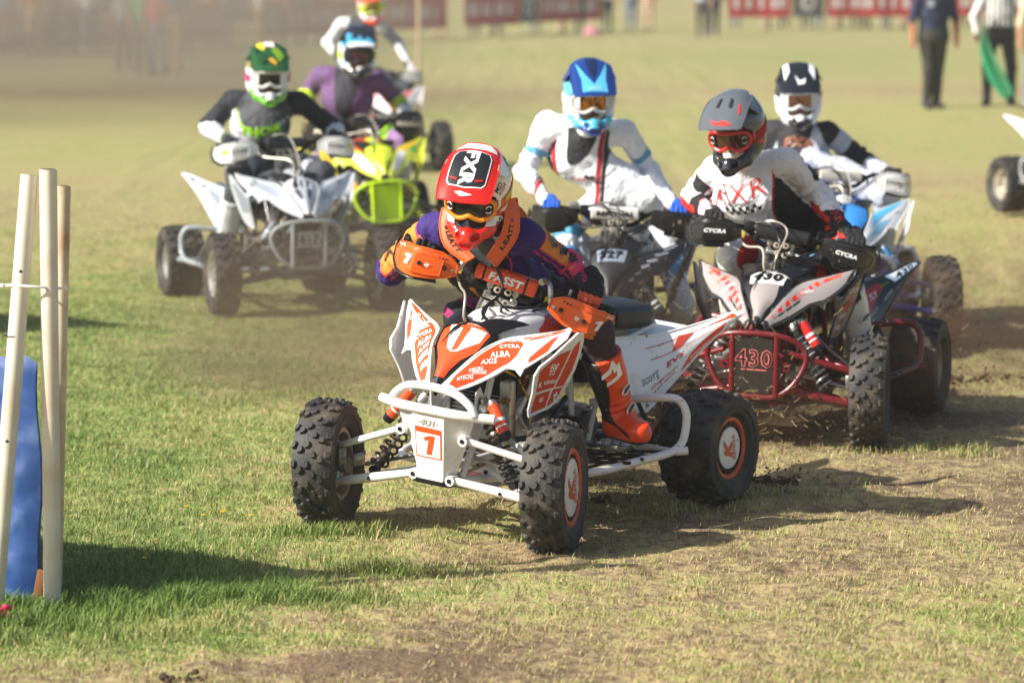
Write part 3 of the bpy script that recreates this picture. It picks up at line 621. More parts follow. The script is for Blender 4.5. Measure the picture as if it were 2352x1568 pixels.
    tk = [(1.08, .10, .80, .035), (1.03, .13, .80, .06), (.95, .15, .80, .082), (.85, .168, .795, .092), (.74, .18, .785, .09), (.62, .165, .765, .085), (.52, .13, .745, .07), (.46, .11, .735, .055)]
    b.loft([((x, 0, z_), (0, w_, 0), (0, 0, h_)) for x, w_, z_, h_ in tk], TK, 28, 2.5)
    bv = bvh_of(b.v, b.f)
    for s in (-1, 1):
        if nm == 'hero':
            ppoly(b, bv, [(.93, .78), (.87, .835), (.80, .855), (.72, .85), (.62, .80), (.56, .75), (.62, .72), (.92, .71)] if 0 else [(-.10, -.05), (-.12, .02), (-.05, .06), (.03, .065), (.12, .03), (.2, -.02), (.16, -.07)], (.78, s * .25, .80), (-1, 0, 0), (0, 0, 1), ink('d8401a'), off=.002, h=.02)
            pass
        else: ppoly(b, bv, [(-.10, -.05), (-.12, .02), (-.05, .05), (.03, .05), (.12, .02), (.2, -.02), (.16, -.07)], (.78, s * .25, .80), (-1, 0, 0), (0, 0, 1), ink(p.get('tankg', p['gfx'])), off=.002, h=.03)
    b.build('fuel_tank', o)
    b = MB(CX); b.cyl((.80, 0, .865), (.80, 0, .895), .036, BLACKP, 20, .03); b.build('fuel_cap', o)
    b = MB(CX)
    b.loft([((.60, 0, .80), (0, .06, 0), (0, 0, .035)), ((.5, 0, .79), (0, .085, 0), (0, 0, .06)), ((.3, 0, .778), (0, .105, 0), (0, 0, .06)), ((.12, 0, .772), (0, .13, 0), (0, 0, .062)), ((-.02, 0, .765), (0, .135, 0), (0, 0, .06)), ((-.085, 0, .752), (0, .115, 0), (0, 0, .045)), ((-.11, 0, .74), (0, .08, 0), (0, 0, .02))], SEATM, 28, 3)
    b.build('seat', o)
    # ---- rear fender
    b = MB(CX); RGM = WH if not p.get('rear') else plastic('plastic_' + p['rear'], p['rear'], .15)
    for s in (-1, 1):
        A = bez([(.50, s * .125, .705), (.25, s * .150, .71), (.05, s * .18, .70), (-.14, s * .265, .735), (-.34, s * .365, .792)]); B = bez([(.37, s * .235, .46), (.23, s * .265, .405), (.06, s * .29, .505), (-.13, s * .33, .65), (-.325, s * .38, .772)])
        fn = ruled(A, B, .022, (0, s, .3)); hn = (0, s, .3)
        b.sheet([(0, 0), (.25, 0), (.5, 0), (.75, 0), (.95, .0), (1.0, .3), (1.0, .8), (.97, 1), (.75, 1), (.5, 1), (.3, 1), (.22, .92), (.2, 1), (.1, .9), (0, .75)], fn, RGM, .08, .006, 0, hn, rim=.0055)
        g = lambda poly, m=GX, off=.0018: b.sheet(poly, fn, m, .09, 0, off, hn)
        def ft(t, u0, v0, hgt, wid, m, rot=0.):
            V, F = glyphs(t, .03, .2); Wd = max(x for x, y in V); sg = s; Pq, Nn = mapn([(u0 + sg * x / Wd * wid / 2, v0 - y * hgt + sg * x / Wd * wid / 2 * rot) for x, y in V], fn, Vector(hn)); b.add([q + n * .003 for q, n in zip(Pq, Nn)], F, m)
        if nm == 'hero':
            g([(.96, .12), (.96, .5), (.90, .32), (.80, .22)]); g([(.72, .25), (.62, .42), (.56, .42), (.64, .16)], ink('c94a35')); g([(.90, .50), (.86, .90), (.58, .95), (.66, .74)]); g([(.90, .80), (.955, .86), (.88, .93), (.80, .92)], ink('f2f2f0'))
            ft('EVS', .56, .60, .10, .13, ink('c9401f')); ft('SCOTT', .36, .62, .09, .15, ink('8c8c8c')); ft('SWAMPFOX', .75, .85, .06, .2, IW); ft('SOUTHERN WELLNESS', .46, .76, .035, .22, ink('d05a3c')); ft('& SKIN CENTER', .46, .83, .035, .17, ink('d05a3c')); ft('CECCO', .24, .8, .05, .1, ink('d05a3c')); ft('KENDA', .84, .2, .07, .16, IW); ft('SJi', .90, .42, .08, .06, IW)
            for k in (.3, .92): g([(.4, k * .3 + .1), (.93, k * .5 + .06), (.93, k * .5 + .075), (.4, k * .3 + .115)], ink('d05a3c'))
        else:
            for poly, c_ in p.get('rgfx', []): g(poly, ink(c_))
            for t, u0, v0, hg, wd, c_ in p.get('rtxt', []): ft(t, u0, v0, hg, wd, ink(c_))
    b.loft([((.0, 0, .665), (0, .15, 0), (0, 0, .02)), ((-.15, 0, .675), (0, .2, 0), (0, 0, .02)), ((-.24, 0, .70), (0, .22, 0), (0, 0, .012))], RGM, 20, 4)
    b.build('rear_fender', o)
    # ---- nerf bars with footrest webbing
    NF = paint('nerf_' + p.get('nerf', p['bumper']), p.get('nerf', p['bumper']), .2)
    for s in (-1, 1):
        b = MB()
        b.tube([(1.0, s * .16, .25), (.92, s * .40, .245), (.82, s * .475, .25), (.6, s * .52, .262), (.44, s * .555, .272), (.36, s * .565, .30), (.325, s * .565, .36), (.315, s * .56, .42), (.32, s * .53, .468), (.345, s * .47, .478), (.38, s * .3, .46), (.4, s * .16, .44)], .0168, NF, 14, 4)
        b.tube([(.42, s * .56, .275), (.36, s * .4, .27), (.33, s * .17, .27)], .014, NF, 10, 3); b.cyl((.40, s * .56, .272), (.37, s * .60, .275), .017, NF, 12)
        for k in range(4): b.tube([(.42 + k * .10, s * .54, .27), (.42 + k * .10, s * .17, .25)], .007, BLACKP, 6, 1)
        for k in range(5): b.tube([(.38, s * (.2 + k * .075), .262), (.8, s * (.2 + k * .062), .25)], .006, BLACKP, 6, 1)
        b.tube([(.33, s * .5, .455), (.36, s * .42, .30)], .009, BLACKP, 6, 1); b.tube([(.36, s * .36, .455), (.38, s * .46, .29)], .009, BLACKP, 6, 1)
        b.build('nerf_bar', o)
        b = MB(); b.box((.50, s * .30, .285), (.065, .2, .025), STEEL, bev=.004); [b.cyl((.475 + .05 * (k % 2), s * (.23 + .02 * k), .295), (.475 + .05 * (k % 2), s * (.23 + .02 * k), .31), .004, STEEL, 5) for k in range(8)]; b.build('footpeg', o)
    # ---- handlebar
    rk = R(24); axis = Vector((-math.sin(rk), 0, math.cos(rk)))
    HX = CX @ Matrix.Translation((.90, -.012, .985 + bdz)) @ Matrix.Rotation(bsteer, 4, axis) @ Matrix.Rotation(-broll, 4, 'X') @ Matrix.Diagonal((1, 1.08, 1, 1))
    b = MB(HX)
    b.tube([(-.075, -.40, .012), (-.05, -.22, .02), (-.015, -.14, -.005), (0, -.09, -.045), (0, 0, -.048), (0, .09, -.045), (-.015, .14, -.005), (-.05, .22, .02), (-.075, .40, .012)], .0135, BLACKM, 12, 4)
    b.tube([(-.012, -.13, .012), (-.012, .13, .012)], .008, BLACKM, 8, 1)
    for s in (-1, 1):
        b.cyl((-.002, s * .05, -.085), (-.002, s * .05, -.022), .017, ALU, 14); b.tube([(-.004, s * .05, -.09), (-.03, s * .055, -.2)], [.021, .022], ALU, 14, 1); b.cyl((-.03, s * .055, -.2), (-.033, s * .055, -.215), .026, ALU, 14)
        b.box((-.01, s * .135, .0), (.03, .02, .05), BLACKM, bev=.006)
    b.tube([(0, 0, -.07), (-.05, 0, -.28)], .016, STEEL, 12, 1); b.box((.0, 0, -.075), (.04, .12, .02), ALU, bev=.006)
    for q in ((.015, -.02, -.04), (.02, .02, -.035), (.022, -.01, -.075), (.02, .022, -.08)): b.lathe([(.008, 0), (.014, .002), (.014, .009), (.007, .01)], q, (1, .2, .3), mat('clamp_plastic', 'c9bda4', .3), 12)
    hb = b.build('handlebar', o)
    for s in (-1, 1):
        b = MB(HX); b.tube([(-.053, s * .245, .019), (-.075, s * .40, .012)], .0175, mat('grip_rubber', '1a1a1c', .75, bump=.4, bscale=300), 14, 1); b.tube([(-.072, s * .385, .013), (-.076, s * .405, .012)], .021, BLACKP, 12, 1); b.build('grip', hb)
    b = MB(HX); b.box((-.01, -.2, .045), (.045, .05, .035), ALU, bev=.006); b.box((.005, -.152, .03), (.04, .04, .045), BLACKP, bev=.005); b.box((-.02, .2, .02), (.03, .035, .03), BLACKP, bev=.006)
    b.box((-.02, .235, .03), (.014, .012, .05), ALU, bev=.003); b.box((-.015, .16, -.02), (.012, .012, .03), mat('yellow_tag', 'e0c020', .4), bev=.002); b.box((-.015, -.17, -.02), (.012, .012, .03), mat('yellow_tag', 'e0c020', .4), bev=.002)
    b.tube([(-.012, -.22, .035), (-.012, -.13, .012), (-.012, .13, .012), (-.012, .24, .02)], .005, BLACKM, 6, 2); b.build('controls', hb)
    for s in (-1, 1): b = MB(HX); b.tube([(-.03, s * .215, .02), (.02, s * .26, .015), (.0, s * .38, .0)], [.006, .006, .005], ALU, 8, 4); b.build('brake_lever' if s < 0 else 'clutch_lever', hb)
    if p.get('padcol', 1):
        b = MB(HX); PD = plastic('pad_' + p['pad'], p['pad'], .1, .5)
        b.loft([((.0, y, .012), (.034 * k, 0, .0), (0, 0, .034 * k)) for y, k in ((-.118, .8), (-.112, 1), (0, 1.02), (.112, 1), (.118, .8))], PD, 20, 4)
        fpd = lambda u, v: Vector((.0352, u, .012 + v)); b.text(p.get('padtxt', 'FASST'), fpd, (0, 0), p.get('padsz', .034), ink(p.get('padink', 'f4f4f2')), off=.0016, hint=(1, 0, 0), bold=.05, shear=.15, sx=1.05 if nm == 'hero' else 1.2)
        if nm == 'hero':
            for y in (-.085, .075): b.box((.0, y, .012), (.0712, .008, .0712), BLACKP, bev=.002)
        b.build('bar_pad', hb)
    for s in (-1, 1):
        if p.get('noguard') == s: continue
        b = MB(HX); b.tube([(-.005, s * .125, .048), (.012, s * .138, .06), (.035, s * .155, .055), (.05, s * .168, .03), (.055, s * .18, -.005), (.075, s * .205, -.018)], [.015, .011, .011, .011, .011, .010], ALU if p.get('alu', 1) else BLACKM, 8, 5, flat=(Vector((1, 0, 0)), 1.0))
        b.cyl((-.012, s * .125, .048), (.014, s * .125, .05), .013, ALU, 14)
        if p.get('alu', 1): b.build('guard_bracket', hb)
        b = MB(HX); GM = plastic('guard_' + p['guard'], p['guard'], .08)
        def fg(u, v, s=s):
            t = max(0, u - .35); return Vector((.088 - 1.1 * (u - .3) ** 2 - 9 * t * t - 2.2 * v * v * (1 if v > 0 else .6) - (.9 * max(0, u - .34)) * 1, s * (u - 1.8 * t * t), v - .004 - .12 * (u - .2)))
        big_ = p.get('gbig', 1.0); out = [(.178, -.028), (.182, .016), (.215, .04), (.25, .052), (.32, .055), (.38, .05), (.425, .03), (.435, -.005), (.425, -.04), (.395, -.062), (.33, -.066), (.25, -.056), (.215, -.045)]; out = [(u, v * big_) for u, v in out]
        b.sheet(out, fg, GM, .03, .005, 0, (1, 0, 0), rim=.0042); 
        b.sheet([(.235, -.04 * big_), (.235, .024 * big_), (.30, .034 * big_), (.38, .03 * big_), (.408, .008), (.4, -.034 * big_), (.37, -.046 * big_), (.28, -.046 * big_)], lambda u, v: fg(u, v) + Vector((.006, 0, 0)), GM, .03, .006, 0, (1, 0, 0), rim=.003)
        f2 = lambda u, v: fg(u, v) + Vector((.0075, 0, 0)); gi = ink(p.get('gink', 'f4f4f2'))
        def gt(t, c, sz, bold=.05, sx=1.): V, F = glyphs(t, bold, .2); Pq, Nn = mapn([(c[0] + s * x * sz * sx, c[1] + y * sz) for x, y in V], f2, Vector((1, 0, 0))); b.add([q + n * .002 for q, n in zip(Pq, Nn)], F, gi)
        if nm == 'hero':
            b.sheet([(.368 + s * x * .042 * 1.15, -.006 + y * .042) for x, y in ONE], f2, gi, .02, 0, .002, (1, 0, 0)); gt('Sji', (.29, -.008), .018)
            for u in (.225, .318): b.lathe([(.0, .004), (.007, .004), (.009, 0), (.009, -.004)], fg(u, -.006) + Vector((.009, 0, 0)), (1, 0, 0), BLACKP, 14)
            for k in range(3): b.sheet([(.222 + k * .013, .026), (.228 + k * .013, .036), (.232 + k * .013, .028)], lambda u, v: fg(u, v), BLACKP, .03, 0, .002, (1, 0, 0))
            b.sheet([(.39, .03), (.40, .045), (.42, .034), (.425, .02)], fg, ink('f4f4f2'), .03, 0, .0018, (1, 0, 0)); b.sheet([(.395, .032), (.415, .034), (.42, .028), (.4, .028)], fg, GM, .03, 0, .003, (1, 0, 0))
        elif p.get('gtxt'):
            gt(p['gtxt'], (.29, 0), .02 * big_, .05, 1.1)
            if p.get('gtri'): b.sheet([(.35, .018), (.405, .012), (.375, -.02)], f2, ink('e6c810'), .03, 0, .0018, (1, 0, 0))
        # dark inner liner that wraps the hand
        b.sheet([(.24, -.075 * big_), (.25, -.05 * big_), (.42, -.045 * big_), (.445, .01), (.435, .04 * big_), (.45, .0), (.44, -.055 * big_), (.40, -.082 * big_)], lambda u, v: fg(u, v) + Vector((-.010, 0, 0)), BLACKP, .03, .004, 0, (1, 0, 0), rim=.004)
        b.build('hand_guard', hb)
    # hoses
    HL = p.get('hose', 'b0a795'); b = MB(CX)
    hp = lambda q: CX.inverted() @ (HX @ Vector(q))
    b.tube([hp((.02, -.2, .0)), hp((.075, -.15, -.06)), (1.13, -.05, .95), (1.16, -.03, .87), (1.12, -.03, .83)], .0055, mat('steel_hose_' + HL, HL, .35, .3), 8, 6)
    b.tube([hp((-.01, -.15, .04)), hp((.05, -.06, .06)), hp((.085, 0, -.02)), (1.12, .03, .90), (1.06, .03, .84)], .0065, HOSE, 8, 6)
    b.tube([hp((-.01, .2, .0)), hp((.03, .1, -.07)), (1.0, .04, .9), (.95, .03, .84)], .006, HOSE, 8, 6)
    b.tube([hp((-.01, .22, .0)), hp((.04, .08, -.1)), (1.03, .02, .93), (1.08, .0, .85)], .0045, HOSE, 8, 6)
    if nm != 'hero': b.tube([hp((-.01, -.15, .03)), hp((.05, -.05, .075)), hp((.07, .02, .04)), (1.12, .02, .92), (1.08, .0, .85)], .0045, mat('steel_hose_' + HL, HL, .35, .3), 8, 6)
    b.build('cables', o)
    o['_hx'] = 0; del o['_hx']
    bpy.context.view_layer.update(); return o, o.matrix_world @ HX
# ================================================================ riders
def nrm(v): v = Vector(v); return v.normalized()
def helmet(parent, C, yaw, pitch, roll, H, h=.006):
    "motocross helmet: shell with chin bar, peak, goggles and strap.  local x = forward, y = left, z = up"
    M = Matrix.Translation(C) @ Matrix.Rotation(yaw, 4, 'Z') @ Matrix.Rotation(pitch, 4, 'Y') @ Matrix.Rotation(roll, 4, 'X') @ Matrix.Diagonal((H.get('scale', 1.17), H.get('scale', 1.17), H.get('scale', 1.17) * 1.05, 1))
    def out(P):
        d = ell(P, (-.012, 0, .022), (.146, .122, .136))
        d = smin(d, cone(P, (-.05, 0, -.045), (.01, 0, -.05), .098, .102)[0], .03)
        for s in (-1, 1):
            d = smin(d, cone(P, (.0, s * .082, -.055), (.105, s * .060, -.088), .036, .030)[0], .03)
            d = smin(d, cone(P, (.105, s * .060, -.088), (.176, s * .014, -.108), .030, .026)[0], .02)
        d = smin(d, cone(P, (.165, 0, -.09), (.185, 0, -.118), .03, .018)[0], .02)
        # moulded ridges
        d = d - .004 * np.exp(-((P[:, 1] ** 2) ** .5 - .055) ** 2 / .00012) * (P[:, 2] > .05)
        d = np.maximum(d, -(P[:, 2] + .135))
        return d
    def fn(P):
        d = out(P); inn = ell(P, (-.012, 0, .01), (.122, .10, .118)); inn = np.minimum(inn, cone(P, (0, 0, -.03), (-.01, 0, -.2), .088, .08)[0])
        opn = rbox(P, (.12, 0, -.002), (.10, .093, .048 ), .03); opn = np.minimum(opn, rbox(P, (.085, 0, -.075), (.062, .06, .05), .03))
        d = np.maximum(d, -inn); d = np.maximum(d, -opn)
        for s in (-1, 1): d = np.maximum(d, -rbox(P, (.175, s * .032, -.088), (.02, .014, .009), .006))
        d = np.maximum(d, -rbox(P, (.2, 0, -.112), (.014, .02, .010), .006))
        return d
    V, F = snet(fn, (-.18, -.15, -.16), (.24, .15, .18), h)
    b = MB(); sm_ = mat('helmet_' + H['name'], H['base'], .16, coat=.8, var=.04, masks=[c for _, c in H['masks']], dirt=.12)
    b.add(V, F, sm_)
    for i, (f, _) in enumerate(H['masks']): b.attr['m%d' % i] = f(V[:, 0], V[:, 1], V[:, 2])
    bv = bvh_of(V, F)
    for t, o, u, v, sz, c in H.get('txt', []): ptext(b, bv, t, o, u, v, sz, ink(c), off=.0015, sub=.012, back=.1)
    b.X = M; s0 = b.build('helmet', parent, angle=50)
    # peak
    pw = H.get('peakw', 1.); pz = H.get('peakz', 0.)
    cc = bez([(-.045, 0, .163), (.03, 0, .172), (.10, 0, .158 + pz * .4), (.165, 0, .132 + pz * .8), (.225, 0, .100 + pz)]); ww = bez([(.080, 0, 0), (.093, 0, 0), (.100, 0, 0), (.101, 0, 0), (.096, 0, 0)])
    def fp(u, v):
        c = cc(u); w_ = ww(u).x * pw; return Vector((c.x - .008 * v * v * u, w_ * v, c.z - (.030 - .014 * u) * abs(v) ** 2.8))
    b = MB(M); bp_ = plastic('peak_' + H['peak'], H['peak'], .06, .2); hn = (0, 0, 1)
    b.sheet([(0, -.75), (.04, -.93), (.2, -1), (.5, -1), (.8, -1), (.96, -.99), (1, -.9), (1.03, -.5), (1.04, 0), (1.03, .5), (1, .9), (.96, .99), (.8, 1), (.5, 1), (.2, 1), (.04, .93), (0, .75), (-.02, 0)], fp, bp_, .09, .004, 0, hn, rim=.003)
    for s in (-1, 1):  # side wings of the peak
        b.sheet([(0, 0), (.3, 0), (.6, 0), (.62, .35), (.4, .9), (.2, 1), (.05, .9)], ruled(bez([fp(.04, s * .97), fp(.35, s * .99), fp(.7, s * .99)]), bez([(-.02, s * .125, .07), (.05, s * .12, .085), (.13, s * .10, .11)])), bp_ if not H.get('wing') else plastic('peak_' + H['wing'], H['wing'], .06, .2), .12, .003, 0, (0, s, 0), rim=.002)
    for poly, c in H.get('peakg', []): b.sheet(poly, fp, ink(c), .09, 0, .0015 + .0012 * H['peakg'].index((poly, c)), hn)
    for t, c, sz, rot, col_, sx in H.get('peakt', []):
        V2, F2 = glyphs(t, .05, 0); a, b_ = math.cos(rot), math.sin(rot)
        Pq, Nn = mapn([(c[0] + (x * sx * a - y * b_) * sz / .27, c[1] + (x * sx * b_ + y * a) * sz / .095) for x, y in V2], fp, Vector(hn)); b.add([q + n * .0055 for q, n in zip(Pq, Nn)], F2, ink(col_))
    b.build('visor_peak', s0)
    # head inside
    b = MB(M); sk = mat('face_' + H.get('face', '8a5a44'), H.get('face', '8a5a44'), .6, var=.1)
    q = bmesh.new(); bmesh.ops.create_uvsphere(q, u_segments=20, v_segments=14, radius=1)
    b.add([Vector((v.co.x * .098 + .0, v.co.y * .078, v.co.z * .098 - .004)) for v in q.verts], [[v.index for v in f.verts] for f in q.faces], sk); q.free()
    b.loft([((.085, 0, -.028), (0, .014, 0), (0, 0, .012)), ((.108, 0, -.03), (0, .01, 0), (0, 0, .01)), ((.09, 0, .01), (0, .006, 0), (0, 0, .004))], sk, 10)
    for s in (-1, 1):
        b.lathe([(.0, .006), (.008, .004), (.011, 0)], (.088, s * .031, .008), (1, s * .2, 0), mat('eye_white', 'd8d4cc', .3), 10); b.lathe([(.0, .008), (.0045, .0065)], (.088, s * .031, .008), (1, s * .2, 0), mat('eye_iris', '241a12', .2), 8)
    b.tube([(.088, -.02, -.062), (.096, 0, -.064), (.088, .02, -.062)], .005, mat('lips', '8a4a42', .5), 6); b.build('head', s0)
    b = MB(M); b.tube([(.07 + .045, -.062, -.072), (.14, -.03, -.082), (.148, 0, -.085), (.14, .03, -.082), (.115, .062, -.072)], .012, BLACKP, 8, 3); b.build('mouth_guard', s0)
    # goggles
    G = H['gog']; gfr = plastic('goggle_' + G['frame'], G['frame'], .05, .3)
    fg = lambda u, v: Vector((.140 - 3.4 * u * u - 45 * u ** 4 - .05 * abs(v) - .1 * v * (v > 0), u, v + .0))
    ring = [(0, .036), (.04, .037), (.072, .035), (.091, .02), (.092, -.012), (.076, -.032), (.045, -.042), (.02, -.034), (0, -.024), (-.02, -.034), (-.045, -.042), (-.076, -.032), (-.092, -.012), (-.091, .02), (-.072, .035), (-.04, .037)]
    b = MB(M); b.tube([fg(u, v) for u, v in ring], .0085, gfr, 8, 3, closed=True)
    for s in (-1, 1):
        b.sheet([(.060, -.026), (.086, -.02), (.089, .02), (.06, .03)], lambda u, v, s=s: fg(s * u, v) + Vector((.004, 0, 0)), BLACKP if G.get('ends', 1) else gfr, .02, .004, 0, (1, s, 0))
        if G.get('mark'):
            for t0 in (0, math.pi): b.tube([fg(s * .074 + .010 * math.cos(t0 + a), .003 + .014 * math.sin(t0 + a)) + Vector((.0075, 0, 0)) for a in np.linspace(.5, 2.6, 6)], .0026, ink(G['mark']), 5, 1)
    gb = b.build('goggles', s0)
    b = MB(M); lens = mat('lens_' + G['lens'], G['lens'], .06, G.get('metal', .3), var=.15, coat=1.); b.sheet([(u * .93, v * .86) for u, v in ring], lambda u, v: fg(u, v) + Vector((-.003, 0, 0)), lens, .02, .002, 0, (1, 0, 0)); b.build('lens', gb)
    # strap laid on the shell
    b = MB(M); A, B2 = [], []; n = 30
    dirs = []
    for i in range(n + 1):
        a = R(38 + 284 * i / n); zz = -.002 + .012 * math.cos(a + math.pi) * 1.2; row = []
        for k in range(4):
            z_ = zz + (-.021 + .014 * k); h_ = bv.ray_cast(Vector((-.012 + math.cos(a) * .4, math.sin(a) * .4, z_)), Vector((-math.cos(a), -math.sin(a), 0)), .4)
            row.append((h_[0] + Vector((math.cos(a), math.sin(a), 0)) * .0035) if h_[0] and (h_[0] - Vector((-.012, 0, z_))).length > .085 else Vector((-.012 + math.cos(a) * .122, math.sin(a) * .108, z_)))
        dirs.append(row)
    b.add([p for r in dirs for p in r], [(i * 4 + k, i * 4 + k + 1, (i + 1) * 4 + k + 1, (i + 1) * 4 + k) for i in range(n) for k in range(3)], cloth('strap_' + G['strap'], G['strap']))
    if G.get('strapc'):
        for i0 in (3, 24): b.add([p + (p - Vector((-.012, 0, p.z))).normalized() * .001 for r in dirs[i0:i0 + 4] for p in r[1:4]], [(i * 3 + k, i * 3 + k + 1, (i + 1) * 3 + k + 1, (i + 1) * 3 + k) for i in range(3) for k in range(2)], ink(G['strapc']))
    b.build('goggle_strap', s0)
    return s0, M

def glove(parent, w_, e, bar, col, tipcol, s, h=.0045, k=1.):
    "closed hand on the grip. w_ = grip point, e = elbow, bar = unit vector outward along the grip"
    w_, e, bar = Vector(w_), Vector(e), nrm(bar); f = (w_ - e); f = (f - bar * f.dot(bar)).normalized(); up = bar.cross(f)
    if up.z < 0: up = -up
    L = lambda a, b_, c: w_ + bar * a + f * b_ + up * c
    ch = []; 
    for i, (o_, ln) in enumerate(((-.034, .92), (-.011, 1.), (.012, .96), (.034, .82))):
        ch.append([L(o_, -.022, .030), L(o_ * 1.05, .012, .036), L(o_ * 1.05, .034 * ln, .016), L(o_ * 1.02, .034 * ln, -.012), L(o_, .012, -.030), L(o_, -.008, -.027)])
    th = [L(-.034, -.035, .012), L(-.052, -.018, -.008), L(-.045, .006, -.028), L(-.03, .022, -.032)]
    wr = L(0, -.085, .012) if 1 else e
    segs = []
    for j, c in enumerate(ch):
        r = [.0125, .0125, .0115, .0105, .0100, .0092]
        for i in range(5): segs.append((c[i], c[i + 1], r[i], r[i + 1], 1 + j))
    for i in range(3): segs.append((th[i], th[i + 1], .0135 - .0015 * i, .012 - .0015 * i, 5))
    palm = [(L(-.022, -.045, .022), L(.024, -.045, .02), .021, .020), (L(-.03, -.02, .026), L(.032, -.02, .024), .015, .014), (wr, L(0, -.05, .02), .030, .026), (wr + (e - w_).normalized() * .04, wr, .034, .030)]
    def fn(P):
        pm = None
        for a, b_, ra, rb in palm:
            d = cone(P, a, b_, ra, rb)[0]; pm = d if pm is None else smin(pm, d, .014)
        r = pm
        for g in range(1, 6):
            d = None
            for a, b_, ra, rb, gi in segs:
                if gi == g: x = cone(P, a, b_, ra, rb)[0]; d = x if d is None else smin(d, x, .004)
            r = smin(r, d, .006)
        return r
    A = np.array([tuple(p) for s_ in segs for p in s_[:2]] + [tuple(wr + (e - w_).normalized() * .04)]); V, F = snet(fn, A.min(0) - .045, A.max(0) + .045, h)
    b = MB(); g = np.array([(V - np.array(w_)) @ np.array(f)]).ravel(); u_ = (V - np.array(w_)) @ np.array(up)
    b.add(V, F, cloth('glove_' + col + tipcol, col, [tipcol], .1)); b.attr['m0'] = np.minimum(g - .010, .030 - np.abs(u_ - .012)) if tipcol != col else g * 0 - 1
    return b

def boot(parent, kn, an, toe, B, h=.007):
    kn, an, toe = Vector(kn), Vector(an), Vector(toe); up = (kn - an).normalized(); top = an + up * min(.30, (kn - an).length * .74)
    fw = toe - an; sole_n = Vector((0, 0, 1)); heel = an - fw.normalized() * .045 + Vector((0, 0, -.085)); tt = toe; side = fw.cross(up).normalized()
    mid = an.lerp(toe, .45) + Vector((0, 0, .0))
    fdir = Vector((fw.x, fw.y, 0)).normalized(); calf = -fdir
    def fn(P):
        d = cone(P, an + up * .04, top, .054, .077)[0]
        d = smin(d, cone(P, an + up * .14 + calf * .015, top + calf * .012, .052, .072)[0], .03)
        d = smin(d, cone(P, an - up * .01, an + up * .09, .062, .058)[0], .03)
        d = smin(d, cone(P, an + Vector((0, 0, -.028)), tt + Vector((0, 0, .004)), .060, .050, side, 1.05)[0], .045)
        d = smin(d, cone(P, heel + Vector((0, 0, .03)), an, .036, .046)[0], .03)
        # shin plate and ridges
        q = P - np.array(an); tz = q @ np.array(up); ff = q @ np.array(fdir)
        d = d - .006 * np.clip(ff * 30, 0, 1) * np.clip((tz - .10) * 40, 0, 1) * np.clip((top - an).length * 30 - 1.2 - tz * 30, 0, 1)
        d = d + .0035 * np.sin(tz * 210) * np.exp(-((tz - .09) / .04) ** 2) * (ff > 0)
        d = d - .004 * np.exp(-(np.abs(q @ np.array(side)) - .052) ** 2 / .00015) * (tz > .05)
        zc = min(heel.z, toe.z - .045) + .0
        sl = (P[:, 2] - zc); d = np.maximum(d, -sl); d = np.maximum(d, tz - (top - an).length - .012)
        return d
    A = np.array([tuple(p) for p in (top, an, toe, heel)]); V, F = snet(fn, A.min(0) - .10, A.max(0) + .10, h)
    q = V - np.array(an); tz = q @ np.array(up); ff = q @ np.array(fdir); sd = np.abs(q @ np.array(side)); zc = min(heel.z, toe.z - .045) + .0
    b = MB(); b.add(V, F, mat('boot_' + B['name'], B['base'], .38, dirt=B.get('dirt', .2), coat=.2, bump=.05, masks=[B['panel'], B['sole']]))
    b.attr['m0'] = np.maximum(np.minimum(-ff - .018 - .03 * np.sin(tz * 14 + 1), tz + .02), np.minimum((q @ np.array(side)) - .040 - .008 * np.sin(tz * 25), tz - .03) if B.get('star') and B.get('detail', 1) else -1); b.attr['m1'] = (zc + .016) - V[:, 2]
    o = b.build('boot', parent, angle=60); bv = bvh_of(V, F)
    if B.get('detail', 1):
        bk = mat('buckle_' + B['buckle'], B['buckle'], .3, .5)
        for t in (.045, .135):
            c = an + up * t + fdir * .02; hit = bv.ray_cast(c + side * -.2, side, .3); hit2 = bv.ray_cast(c + side * .2, -side, .3)
            od = (fdir * .8 - side * .6).normalized(); hh = bv.ray_cast(c + od * .2, -od, .3)
            if hh[0] is None: continue
            tg = up.cross(od).normalized(); rot = Matrix((tg, od, up)).transposed(); p0 = hh[0] + od * .003; b = MB()
            b.tube([p0 + tg * x + up * z_ for x, z_ in ((-.032, -.004), (-.02, -.012), (.02, -.012), (.03, 0), (.02, .012), (-.02, .012), (-.032, .004))], .0042, bk, 6, 3, closed=True); b.box(p0, (.066, .008, .012), BLACKP, rot, .003); b.build('buckle', o)
        if B.get('star'):
            b = MB(); oo = an.lerp(kn, .62); vf = B.get('face', fdir)
            vf = nrm(vf); u = up.cross(vf).normalized(); star = [(.35, 1), (.58, .42), (.98, .5), (.9, -.5), (-.7, -.95), (-.62, -.62), (.42, -.35), (.5, .04), (.25, -.1), (.12, .33), (-.05, -.02), (-.95, -.35), (-.9, -.02), (-.18, .34)]
            ppoly(b, bv, [(x * .046, y * .058) for x, y in star], oo, u, up, ink(B['star']), off=.002, h=.01); b.build('emblem', o)
    return o

